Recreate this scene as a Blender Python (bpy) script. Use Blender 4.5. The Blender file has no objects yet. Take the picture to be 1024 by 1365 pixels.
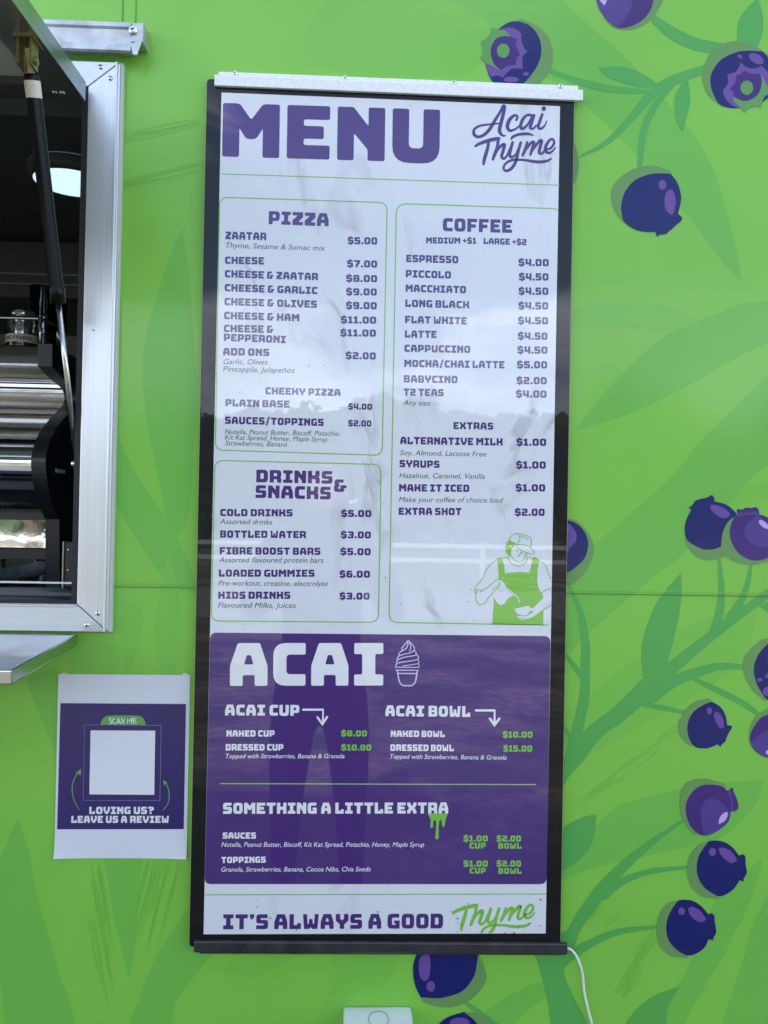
import bpy, bmesh, math, random
from mathutils import Vector, Matrix
from mathutils.geometry import tessellate_polygon
random.seed(7)
SC = bpy.context.scene
COL = SC.collection

# ------------------------------------------------------------------ camera
CX, CY, FPX = 512.0, 682.5, 1082.45          # principal point / focal length, in photograph pixels
RX, RY, RZ = -0.01137411, -0.03501849, 0.0178631
CAM = Vector((0.0, -1.32, 1.5))
def _rot():
    c, s = math.cos, math.sin
    Rx = Matrix(((1,0,0),(0,c(RX),-s(RX)),(0,s(RX),c(RX))))
    Ry = Matrix(((c(RY),0,s(RY)),(0,1,0),(-s(RY),0,c(RY))))
    Rz = Matrix(((c(RZ),-s(RZ),0),(s(RZ),c(RZ),0),(0,0,1)))
    return Rz @ Rx @ Ry
RT = _rot().transposed()
def vec(d): return Vector((d[0], d[2], -d[1]))
def ray(u, v): return vec(RT @ Vector(((u-CX)/FPX, (v-CY)/FPX, 1.0)))
def P(u, v, y=0.0):                          # point of the upright plane at depth y
    d = ray(u, v); return CAM + d*((y-CAM.y)/d.y)
def OX(u, v, X):                             # point of the plane x = X
    d = ray(u, v); return CAM + d*((X-CAM.x)/d.x)
cam = bpy.data.cameras.new('camera'); co = bpy.data.objects.new('camera', cam); COL.objects.link(co)
cam.sensor_fit = 'HORIZONTAL'; cam.sensor_width = 36; cam.lens = FPX/1024*36
cam.clip_start = 0.02; cam.clip_end = 2000
r_, u_, f_ = vec(RT @ Vector((1,0,0))), vec(RT @ Vector((0,-1,0))), vec(RT @ Vector((0,0,1)))
co.matrix_world = Matrix(((r_.x,u_.x,-f_.x,CAM.x),(r_.y,u_.y,-f_.y,CAM.y),(r_.z,u_.z,-f_.z,CAM.z),(0,0,0,1)))
SC.camera = co

# ------------------------------------------------------------------ sky, sun, exposure
SUN_EL, SUN_AZ = math.radians(43), math.radians(348)      # azimuth clockwise from +y
world = bpy.data.worlds.new('World'); SC.world = world; world.use_nodes = True
wt = world.node_tree; wt.nodes.clear()
def wn(t): return wt.nodes.new(t)
sky = wn('ShaderNodeTexSky'); sky.sky_type = 'NISHITA'; sky.sun_disc = False
sky.sun_elevation = SUN_EL; sky.sun_rotation = SUN_AZ; sky.air_density = 1.0; sky.dust_density = 0.4
tc = wn('ShaderNodeTexCoord'); mp = wn('ShaderNodeMapping'); mp.inputs['Scale'].default_value = (1.0, 1.0, 2.6)
mp.inputs['Location'].default_value = (3.1, 0.7, 0.35)
nz = wn('ShaderNodeTexNoise'); nz.inputs['Scale'].default_value = 2.1; nz.inputs['Detail'].default_value = 9; nz.inputs['Roughness'].default_value = 0.55
nz.inputs['Distortion'].default_value = 0.35
rp = wn('ShaderNodeValToRGB'); rp.color_ramp.elements[0].position = 0.47; rp.color_ramp.elements[1].position = 0.56
nz2 = wn('ShaderNodeTexNoise'); nz2.inputs['Scale'].default_value = 4.5; nz2.inputs['Detail'].default_value = 7
cr = wn('ShaderNodeValToRGB'); cr.color_ramp.elements[0].position = 0.35; cr.color_ramp.elements[1].position = 0.68
cr.color_ramp.elements[0].color = (7.5, 8.4, 10.0, 1); cr.color_ramp.elements[1].color = (16.0, 17.0, 19.0, 1)
mx = wn('ShaderNodeMix'); mx.data_type = 'RGBA'
bg = wn('ShaderNodeBackground'); bg.inputs['Strength'].default_value = 0.14
wo = wn('ShaderNodeOutputWorld')
L = wt.links.new
L(tc.outputs['Generated'], mp.inputs['Vector']); L(mp.outputs[0], nz.inputs['Vector']); L(mp.outputs[0], nz2.inputs['Vector'])
L(nz2.outputs['Fac'], cr.inputs['Fac'])
sx = wn('ShaderNodeSeparateXYZ'); L(tc.outputs['Generated'], sx.inputs[0])
band = wn('ShaderNodeFloatCurve')                     # cumulus bank low above the horizon, clearer above it
cu = band.mapping.curves[0]; cu.points[0].location = (0.0, 0.56); cu.points[1].location = (1.0, 0.48)
for x_, y_ in ((0.16, 0.62), (0.24, 0.56), (0.30, 0.42), (0.5, 0.40), (0.62, 0.46)): cu.points.new(x_, y_)
band.mapping.update(); L(sx.outputs['Z'], band.inputs['Value'])
bs = wn('ShaderNodeMath'); bs.operation = 'SUBTRACT'; bs.inputs[1].default_value = 0.5; L(band.outputs[0], bs.inputs[0])
ba = wn('ShaderNodeMath'); ba.operation = 'ADD'; L(bs.outputs[0], ba.inputs[0]); L(nz.outputs['Fac'], ba.inputs[1])
L(ba.outputs[0], rp.inputs['Fac']); L(rp.outputs['Color'], mx.inputs['Factor']); L(sky.outputs['Color'], mx.inputs[6]); L(cr.outputs['Color'], mx.inputs[7])
L(mx.outputs[2], bg.inputs['Color']); L(bg.outputs[0], wo.inputs['Surface'])
sl = bpy.data.lights.new('sun', 'SUN'); sl.energy = 3.8; sl.angle = math.radians(1.5); sl.color = (1.0, 0.96, 0.9)
so = bpy.data.objects.new('sun', sl); COL.objects.link(so)
sd = Vector((math.sin(SUN_AZ)*math.cos(SUN_EL), math.cos(SUN_AZ)*math.cos(SUN_EL), math.sin(SUN_EL)))
so.rotation_euler = sd.to_track_quat('Z', 'Y').to_euler(); so.location = sd*30
SC.view_settings.view_transform = 'Standard'; SC.view_settings.look = 'None'
SC.view_settings.exposure = 1.25; SC.view_settings.gamma = 1.0; SC.view_settings.use_curve_mapping = False
SC.render.engine = 'CYCLES'; SC.cycles.max_bounces = 8; SC.cycles.transparent_max_bounces = 12

# ------------------------------------------------------------------ materials
MATS = {}
def srgb(r, g, b):
    f = lambda c: (c/255/12.92) if c/255 <= 0.04045 else ((c/255+0.055)/1.055)**2.4
    return (f(r), f(g), f(b), 1)
def mat(name, col, rough=0.5, metal=0.0, coat=0.0, crough=0.03, var=0.0, vscale=30, bump=0.0, bscale=200, stretch=(1,1,1),
        emit=None, trans=0.0, spec=0.5, coat_ior=1.5, rvar=0.0):
    if name in MATS: return MATS[name]
    m = bpy.data.materials.new(name); m.use_nodes = True; nt = m.node_tree; b = nt.nodes['Principled BSDF']
    b.inputs['Base Color'].default_value = col if len(col) == 4 else (*col, 1)
    b.inputs['Roughness'].default_value = rough; b.inputs['Metallic'].default_value = metal
    b.inputs['Specular IOR Level'].default_value = spec
    b.inputs['Coat Weight'].default_value = coat; b.inputs['Coat Roughness'].default_value = crough; b.inputs['Coat IOR'].default_value = coat_ior
    b.inputs['Transmission Weight'].default_value = trans
    if emit: b.inputs['Emission Color'].default_value = (*emit[:3], 1); b.inputs['Emission Strength'].default_value = emit[3]
    if var or bump or rvar:
        t = nt.nodes.new('ShaderNodeTexCoord'); mpp = nt.nodes.new('ShaderNodeMapping'); mpp.inputs['Scale'].default_value = stretch
        nt.links.new(t.outputs['Object'], mpp.inputs['Vector'])
    if var or rvar:
        n = nt.nodes.new('ShaderNodeTexNoise'); n.inputs['Scale'].default_value = vscale; n.inputs['Detail'].default_value = 6
        nt.links.new(mpp.outputs[0], n.inputs['Vector'])
    if var:
        h = nt.nodes.new('ShaderNodeHueSaturation'); h.inputs['Color'].default_value = b.inputs['Base Color'].default_value
        mr = nt.nodes.new('ShaderNodeMapRange'); mr.inputs[1].default_value = 0.3; mr.inputs[2].default_value = 0.7
        mr.inputs[3].default_value = 1-var; mr.inputs[4].default_value = 1+var
        nt.links.new(n.outputs['Fac'], mr.inputs[0]); nt.links.new(mr.outputs[0], h.inputs['Value']); nt.links.new(h.outputs[0], b.inputs['Base Color'])
    if rvar:
        mr = nt.nodes.new('ShaderNodeMapRange'); mr.inputs[1].default_value = 0.3; mr.inputs[2].default_value = 0.7
        mr.inputs[3].default_value = max(0.02, rough-rvar); mr.inputs[4].default_value = rough+rvar
        nt.links.new(n.outputs['Fac'], mr.inputs[0]); nt.links.new(mr.outputs[0], b.inputs['Roughness'])
    if bump:
        n2 = nt.nodes.new('ShaderNodeTexNoise'); n2.inputs['Scale'].default_value = bscale; n2.inputs['Detail'].default_value = 5
        bp = nt.nodes.new('ShaderNodeBump'); bp.inputs['Strength'].default_value = bump; bp.inputs['Distance'].default_value = 0.002
        nt.links.new(mpp.outputs[0], n2.inputs['Vector']); nt.links.new(n2.outputs['Fac'], bp.inputs['Height']); nt.links.new(bp.outputs[0], b.inputs['Normal'])
        if coat and name.startswith('vinyl'): nt.links.new(bp.outputs[0], b.inputs['Coat Normal'])
    MATS[name] = m; return m
def vinyl(name, c): return mat('vinyl_'+name, c, rough=0.45, spec=0.3, coat=0.32, crough=0.10, bump=0.06, bscale=90, var=0.035, vscale=4)
M_WALL = vinyl('green', srgb(124,191,70))
M_LEAF = vinyl('leaf_green', srgb(109,182,71))
M_LEAF2 = vinyl('leaf_pale', srgb(117,187,71))
M_STEM = vinyl('stem_green', srgb(82,164,76))
M_BSH = vinyl('berry_shade_print', srgb(103,146,82))
M_NAVY = vinyl('navy', srgb(9,20,96))
M_BPUR = vinyl('berry_purple', srgb(62,32,112))
M_BPUR2 = vinyl('berry_purple_light', srgb(76,56,132))
M_BHI = vinyl('berry_highlight', srgb(104,72,150))
M_BLIL = vinyl('berry_lilac', srgb(190,165,225))
M_CALYX = vinyl('calyx_green', srgb(92,150,76))
def face(name, c, **k): return mat('print_'+name, c, rough=0.55, coat=1.0, crough=0.012, coat_ior=1.63, **k)
M_PPUR = face('purple', srgb(64,24,112))
M_PGREEN = face('green', srgb(122,190,60))
M_PWHITE = face('white', (0.80,0.80,0.82,1))
M_PGREY = face('grey_text', srgb(70,62,84))
M_BEZEL = mat('black_border', (0.003,0.003,0.004,1), rough=0.5, spec=0.2, coat=1.0, crough=0.012, coat_ior=1.38)
M_DIRT = mat('dirt_speck', (0.015,0.015,0.02,1), rough=0.8)
M_ALU = mat('aluminium', (0.66,0.68,0.70,1), rough=0.32, metal=0.75, bump=0.12, bscale=30, stretch=(40,40,0.6), var=0.05, vscale=6)
M_ALUH = mat('aluminium_across', (0.60,0.62,0.65,1), rough=0.34, metal=0.85, bump=0.12, bscale=30, stretch=(0.6,40,40), var=0.05, vscale=6)
M_RAIL = mat('white_coated_rail', (0.78,0.80,0.83,1), rough=0.4, metal=0.0, var=0.08, vscale=160, bump=0.1, bscale=300)
M_GALV = mat('drip_rail_metal', (0.50,0.52,0.55,1), rough=0.4, metal=0.6, var=0.2, vscale=45, bump=0.1, bscale=90)
M_DRAIL = mat('dark_rail', (0.055,0.056,0.06,1), rough=0.32, metal=0.5, var=0.25, vscale=25, rvar=0.1)
M_STEEL = mat('stainless', (0.50,0.51,0.51,1), rough=0.2, metal=1.0, bump=0.04, bscale=40, rvar=0.06, vscale=20)
M_CHROME = mat('polished_chrome', (0.52,0.53,0.54,1), rough=0.06, metal=1.0, bump=0.05, bscale=8, stretch=(0.3,1,1))
M_SCREW = mat('screw_metal', (0.75,0.76,0.78,1), rough=0.2, metal=1.0)
M_BLACK = mat('black_plastic', (0.012,0.014,0.018,1), rough=0.35)
M_RUBBER = mat('black_rubber', (0.01,0.01,0.012,1), rough=0.6)
M_HATCH = mat('hatch_lining', (0.45,0.47,0.45,1), rough=0.5)
M_HATCHE = mat('hatch_channel', (0.40,0.42,0.42,1), rough=0.28, metal=0.9, var=0.15, vscale=12)
M_INT = mat('interior_grey', (0.36,0.42,0.36,1), rough=0.5)
M_INTL = mat('interior_trim', (0.6,0.64,0.5,1), rough=0.5)
M_INTD = mat('interior_dark', (0.11,0.13,0.14,1), rough=0.5)
M_BRASS = mat('zinc_yellow', (0.30,0.24,0.12,1), rough=0.35, metal=0.8)
M_STICK = mat('strut_sticker', (0.66,0.62,0.52,1), rough=0.6)
M_LABEL = mat('jar_label', (0.50,0.46,0.34,1), rough=0.6)
M_INK = mat('ink', (0.05,0.05,0.06,1), rough=0.7)
M_HOSE = mat('grey_hose', (0.10,0.12,0.14,1), rough=0.5)
M_CABLE = mat('white_cable', (0.72,0.74,0.76,1), rough=0.35)
M_BOX = mat('pale_plastic', (0.62,0.68,0.66,1), rough=0.4, var=0.05, vscale=20)
M_GLASSY = mat('clear_plastic', (0.9,0.93,0.92,1), rough=0.03, trans=1.0)
M_LAMP = mat('lamp_diffuser', (0.8,0.85,0.9,1), rough=0.5, emit=(0.55,0.74,0.95,0.55))
M_PAPERA4 = mat('a4_paper', (0.66,0.69,0.76,1), rough=0.35, coat=0.25, crough=0.25)
M_A4PUR = mat('a4_purple', srgb(40,24,98), rough=0.33, coat=0.35, crough=0.2, var=0.12, vscale=14)
M_A4WHITE = mat('a4_white', (0.72,0.74,0.80,1), rough=0.4)
M_A4GREEN = mat('a4_green', srgb(100,160,80), rough=0.4)
M_A4GREY = mat('a4_grey_line', srgb(120,120,150), rough=0.4)

# creased paper seen through the clear face: relief only in the base layer, the clear coat stays flat
def paper_mat():
    m = bpy.data.materials.new('menu_paper'); m.use_nodes = True; nt = m.node_tree; b = nt.nodes['Principled BSDF']; N = nt.nodes.new; K = nt.links.new
    b.inputs['Roughness'].default_value = 0.6; b.inputs['Coat Weight'].default_value = 1; b.inputs['Coat Roughness'].default_value = 0.012; b.inputs['Coat IOR'].default_value = 1.63
    t = N('ShaderNodeTexCoord'); mp_ = N('ShaderNodeMapping'); mp_.inputs['Scale'].default_value = (2.4,1,1.05); mp_.inputs['Rotation'].default_value = (0,0.25,0)
    K(t.outputs['Object'], mp_.inputs['Vector'])
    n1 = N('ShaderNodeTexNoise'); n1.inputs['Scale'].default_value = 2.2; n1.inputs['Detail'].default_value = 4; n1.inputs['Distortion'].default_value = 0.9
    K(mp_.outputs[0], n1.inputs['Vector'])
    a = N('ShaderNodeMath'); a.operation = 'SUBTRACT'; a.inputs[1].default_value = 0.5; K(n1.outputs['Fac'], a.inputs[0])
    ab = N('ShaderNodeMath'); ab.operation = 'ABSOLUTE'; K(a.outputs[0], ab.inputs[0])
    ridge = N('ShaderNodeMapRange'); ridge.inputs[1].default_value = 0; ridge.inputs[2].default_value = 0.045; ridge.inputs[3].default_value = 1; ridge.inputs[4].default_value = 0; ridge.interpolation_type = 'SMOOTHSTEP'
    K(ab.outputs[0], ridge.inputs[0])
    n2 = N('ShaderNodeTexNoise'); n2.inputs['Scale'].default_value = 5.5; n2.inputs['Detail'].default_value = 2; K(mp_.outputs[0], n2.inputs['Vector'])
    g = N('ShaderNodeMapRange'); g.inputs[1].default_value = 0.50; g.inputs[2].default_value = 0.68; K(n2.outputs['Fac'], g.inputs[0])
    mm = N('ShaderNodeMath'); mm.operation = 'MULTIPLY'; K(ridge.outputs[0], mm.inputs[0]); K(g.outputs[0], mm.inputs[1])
    cm = N('ShaderNodeMix'); cm.data_type = 'RGBA'; cm.inputs[6].default_value = (0.70,0.72,0.77,1); cm.inputs[7].default_value = (0.52,0.53,0.56,1)  # crease shading painted into the paper colour, greyer along the ridges
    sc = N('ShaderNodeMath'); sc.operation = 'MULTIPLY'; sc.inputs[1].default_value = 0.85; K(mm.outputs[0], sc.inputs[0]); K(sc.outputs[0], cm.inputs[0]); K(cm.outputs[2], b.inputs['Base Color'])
    n3 = N('ShaderNodeTexNoise'); n3.inputs['Scale'].default_value = 4; n3.inputs['Detail'].default_value = 3; n3.inputs['Distortion'].default_value = 1.2; K(mp_.outputs[0], n3.inputs['Vector'])
    ad = N('ShaderNodeMath'); ad.operation = 'ADD'; K(n3.outputs['Fac'], ad.inputs[0]); K(mm.outputs[0], ad.inputs[1])
    bp = N('ShaderNodeBump'); bp.inputs['Strength'].default_value = 0.42; bp.inputs['Distance'].default_value = 0.010; K(ad.outputs[0], bp.inputs['Height']); K(bp.outputs[0], b.inputs['Normal'])
    return m
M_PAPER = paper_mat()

# ------------------------------------------------------------------ object helpers
def link(name, me, parent=None, mats=()):
    o = bpy.data.objects.new(name, me); COL.objects.link(o)
    for m in mats: me.materials.append(m)
    if parent is not None: o.parent = parent; o.matrix_parent_inverse = parent.matrix_world.inverted() if False else Matrix.Translation(-Vector(ORIG.get(parent.name, (0,0,0))))
    return o
ORIG = {}
def empty(name, loc, label, cat, group=None):
    o = bpy.data.objects.new(name, None); COL.objects.link(o); o.location = loc; o.empty_display_size = 0.1
    ORIG[o.name] = tuple(loc); o['label'] = label; o['category'] = cat
    if group: o['group'] = group
    return o
def tag(o, label=None, cat=None, group=None, kind=None):
    if label: o['label'] = label
    if cat: o['category'] = cat
    if group: o['group'] = group
    if kind: o['kind'] = kind
    return o
class MB:
    def __init__(s): s.v = []; s.f = []; s.m = []
    def add(s, vs, fs, mi=0):
        b = len(s.v); s.v += [tuple(x) for x in vs]
        for f in fs: s.f.append([b+i for i in f]); s.m.append(mi)
    def box(s, a, b, mi=0):
        x0,y0,z0 = (min(a[i],b[i]) for i in range(3)); x1,y1,z1 = (max(a[i],b[i]) for i in range(3))
        s.add([(x0,y0,z0),(x1,y0,z0),(x1,y1,z0),(x0,y1,z0),(x0,y0,z1),(x1,y0,z1),(x1,y1,z1),(x0,y1,z1)],
              [(0,3,2,1),(4,5,6,7),(0,1,5,4),(1,2,6,5),(2,3,7,6),(3,0,4,7)], mi)
    def prism(s, pts, d, mi=0):                 # closed outline (3D points, planar) pushed along vector d
        n = len(pts); vs = [Vector(p) for p in pts] + [Vector(p)+Vector(d) for p in pts]
        tri = tessellate_polygon([[Vector(p) for p in pts]])
        fs = [tuple(t) for t in tri] + [tuple(i+n for i in reversed(t)) for t in tri] + [(i,(i+1)%n,(i+1)%n+n,i+n) for i in range(n)]
        s.add(vs, fs, mi)
    def tube(s, pts, rad, n=10, mi=0, caps=True):
        pts = [Vector(p) for p in pts]; rings = []
        up = None
        for i, p in enumerate(pts):
            t = (pts[min(i+1,len(pts)-1)]-pts[max(i-1,0)]).normalized()
            if up is None: up = t.orthogonal().normalized()
            up = (up - t*up.dot(t)).normalized(); w = t.cross(up)
            r = rad[i] if isinstance(rad, (list,tuple)) else rad
            rings.append([p + (up*math.cos(2*math.pi*k/n) + w*math.sin(2*math.pi*k/n))*r for k in range(n)])
        vs = [q for R in rings for q in R]; fs = []
        for i in range(len(pts)-1):
            for k in range(n): fs.append((i*n+k, i*n+(k+1)%n, (i+1)*n+(k+1)%n, (i+1)*n+k))
        if caps: fs.append(tuple(reversed(range(n)))); fs.append(tuple((len(pts)-1)*n+k for k in range(n)))
        s.add(vs, fs, mi)
    def lathe(s, c, prof, n=24, axis='z', mi=0):  # prof: (radius, height)
        vs = []; fs = []
        for r, h in prof:
            for k in range(n):
                a = 2*math.pi*k/n
                if axis == 'z': vs.append((c[0]+r*math.cos(a), c[1]+r*math.sin(a), c[2]+h))
                elif axis == 'y': vs.append((c[0]+r*math.cos(a), c[1]+h, c[2]+r*math.sin(a)))
                else: vs.append((c[0]+h, c[1]+r*math.cos(a), c[2]+r*math.sin(a)))
        for i in range(len(prof)-1):
            for k in range(n): fs.append((i*n+k, i*n+(k+1)%n, (i+1)*n+(k+1)%n, (i+1)*n+k))
        s.add(vs, fs, mi)
    def build(s, name, mats, parent=None, bevel=0, smooth=False, fix=True):
        me = bpy.data.meshes.new(name); me.from_pydata(s.v, [], s.f); me.validate()
        if not isinstance(mats, (list, tuple)): mats = [mats]
        for i, p in enumerate(me.polygons): p.material_index = s.m[i] if i < len(s.m) else 0
        if bevel or fix:
            bm = bmesh.new(); bm.from_mesh(me)
            if fix: bmesh.ops.recalc_face_normals(bm, faces=bm.faces)
            if bevel:
                es = [e for e in bm.edges if len(e.link_faces) == 2 and e.calc_face_angle(0) > 0.6]
                bmesh.ops.bevel(bm, geom=es, offset=bevel, segments=2, affect='EDGES', profile=0.5, clamp_overlap=True)
            bm.to_mesh(me); bm.free()
        if smooth: me.polygons.foreach_set('use_smooth', [True]*len(me.polygons)); 
        return link(name, me, parent, mats)
def T(ox, oy, s): return lambda x, y: (ox + x/s, oy + y/s)      # enlarged-crop measure -> photo pixel
ID = lambda x, y: (x, y)
def smooth_closed(pts, n=6):
    out = []; N = len(pts)
    for i in range(N):
        p0, p1, p2, p3 = pts[i-1], pts[i], pts[(i+1)%N], pts[(i+2)%N]
        k1, k2 = len(p1) > 2, len(p2) > 2
        for j in range(n):
            t = j/n; q = []
            for a in (0, 1):
                m1 = (p2[a]-p0[a])*0.5 if not k1 else (p2[a]-p1[a])*0.9
                m2 = (p3[a]-p1[a])*0.5 if not k2 else (p2[a]-p1[a])*0.9
                h = t*t*t; g = t*t
                q.append((2*h-3*g+1)*p1[a] + (h-2*g+t)*m1 + (-2*h+3*g)*p2[a] + (h-g)*m2)
            out.append(tuple(q))
    return out
def smooth_open(pts, n=6):
    if len(pts) < 3: return [tuple(p) for p in pts]
    out = []; D = len(pts[0])
    for i in range(len(pts)-1):
        p0, p1, p2, p3 = pts[max(i-1,0)], pts[i], pts[i+1], pts[min(i+2,len(pts)-1)]
        for j in range(n):
            t = j/n; h = t*t*t; g = t*t
            out.append(tuple((2*h-3*g+1)*p1[a] + (h-2*g+t)*(p2[a]-p0[a])*0.5 + (-2*h+3*g)*p2[a] + (h-g)*(p3[a]-p1[a])*0.5 for a in range(D)))
    out.append(tuple(pts[-1])); return out
def ell(cx, cy, rx, ry, rot=0, n=20):
    c, s = math.cos(math.radians(rot)), math.sin(math.radians(rot)); o = []
    for k in range(n):
        a = 2*math.pi*k/n; x, y = rx*math.cos(a), ry*math.sin(a); o.append((cx+x*c-y*s, cy+x*s+y*c))
    return o
class Flat:                                     # flat print lying on an upright plane at depth y
    def __init__(s, y, step=-0.000012): s.mb = MB(); s.y = y; s.step = step
    def poly3(s, loops, mi=0):
        loops = [[Vector(p) for p in l] for l in loops]
        tri = tessellate_polygon(loops); vs = [p for l in loops for p in l]; fs = []
        for t in tri:
            a, b, c = (vs[i] for i in t)
            ny = (b-a).cross(c-a).y
            if abs(ny) < 1e-14: continue
            fs.append(tuple(t) if ny < 0 else tuple(reversed(t)))
        s.mb.add(vs, fs, mi)
    def poly(s, pts, tf=ID, mi=0, holes=(), smooth=True, n=6):
        f = lambda l: [P(*tf(*q[:2]), s.y) for q in (smooth_closed(l, n) if smooth else l)]
        s.poly3([f(pts)] + [f(h) for h in holes], mi); s.y += s.step
    def line(s, pts, w, tf=ID, mi=0, smooth=True, closed=False, caps=True, n=6):
        pts = [(*p[:2], (p[2] if len(p) > 2 else w)) for p in pts]
        if smooth: pts = smooth_open(pts, n)
        sc = abs(tf(1, 0)[0]-tf(0, 0)[0])
        q = [(*tf(p[0], p[1]), p[2]*sc) for p in pts]; N = len(q); Lf, Rt = [], []
        for i in range(N):
            a = q[(i-1)%N] if closed else q[max(i-1,0)]; b = q[(i+1)%N] if closed else q[min(i+1,N-1)]
            dx, dy = b[0]-a[0], b[1]-a[1]; l = math.hypot(dx, dy) or 1; nx, ny = -dy/l, dx/l; k = 1.0
            if not smooth and 0 < i < N-1:      # mitre
                d1 = (q[i][0]-a[0], q[i][1]-a[1]); l1 = math.hypot(*d1) or 1; k = 1/max(0.3, abs((-d1[1]/l1)*nx+(d1[0]/l1)*ny))
            h = q[i][2]/2*k
            Lf.append((q[i][0]+nx*h, q[i][1]+ny*h)); Rt.append((q[i][0]-nx*h, q[i][1]-ny*h))
        def cap(c, d, r):
            a0 = math.atan2(d[1], d[0]); return [(c[0]+math.cos(a0+math.pi/2-math.pi*j/5)*r, c[1]+math.sin(a0+math.pi/2-math.pi*j/5)*r) for j in range(1,5)]
        if closed:
            vs = [P(*p, s.y) for p in Lf]+[P(*p, s.y) for p in Rt]; s.quads(vs, N, mi, True)
        else:
            vs = [P(*p, s.y) for p in Lf]+[P(*p, s.y) for p in Rt]; s.quads(vs, N, mi, False)
            if caps:
                for e, o in ((0, 1), (N-1, N-2)):
                    c = q[e]; d = (c[0]-q[o][0], c[1]-q[o][1]); r = c[2]/2
                    a0 = math.atan2(d[1], d[0]); fan = [(c[0]+math.cos(a0-math.pi/2+math.pi*j/6)*r, c[1]+math.sin(a0-math.pi/2+math.pi*j/6)*r) for j in range(7)]
                    s.poly3([[P(*p, s.y) for p in fan]], mi)
        s.y += s.step
    def quads(s, vs, N, mi, closed):
        fs = []
        for i in range(N if closed else N-1):
            j = (i+1) % N; a, b, c, d = i, j, j+N, i+N
            n = (vs[b]-vs[a]).cross(vs[d]-vs[a]).y
            fs.append((a,b,c,d) if n < 0 else (d,c,b,a))
        s.mb.add(vs, fs, mi)
    def build(s, name, mats, parent): return s.mb.build(name, mats, parent, fix=False)

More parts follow.
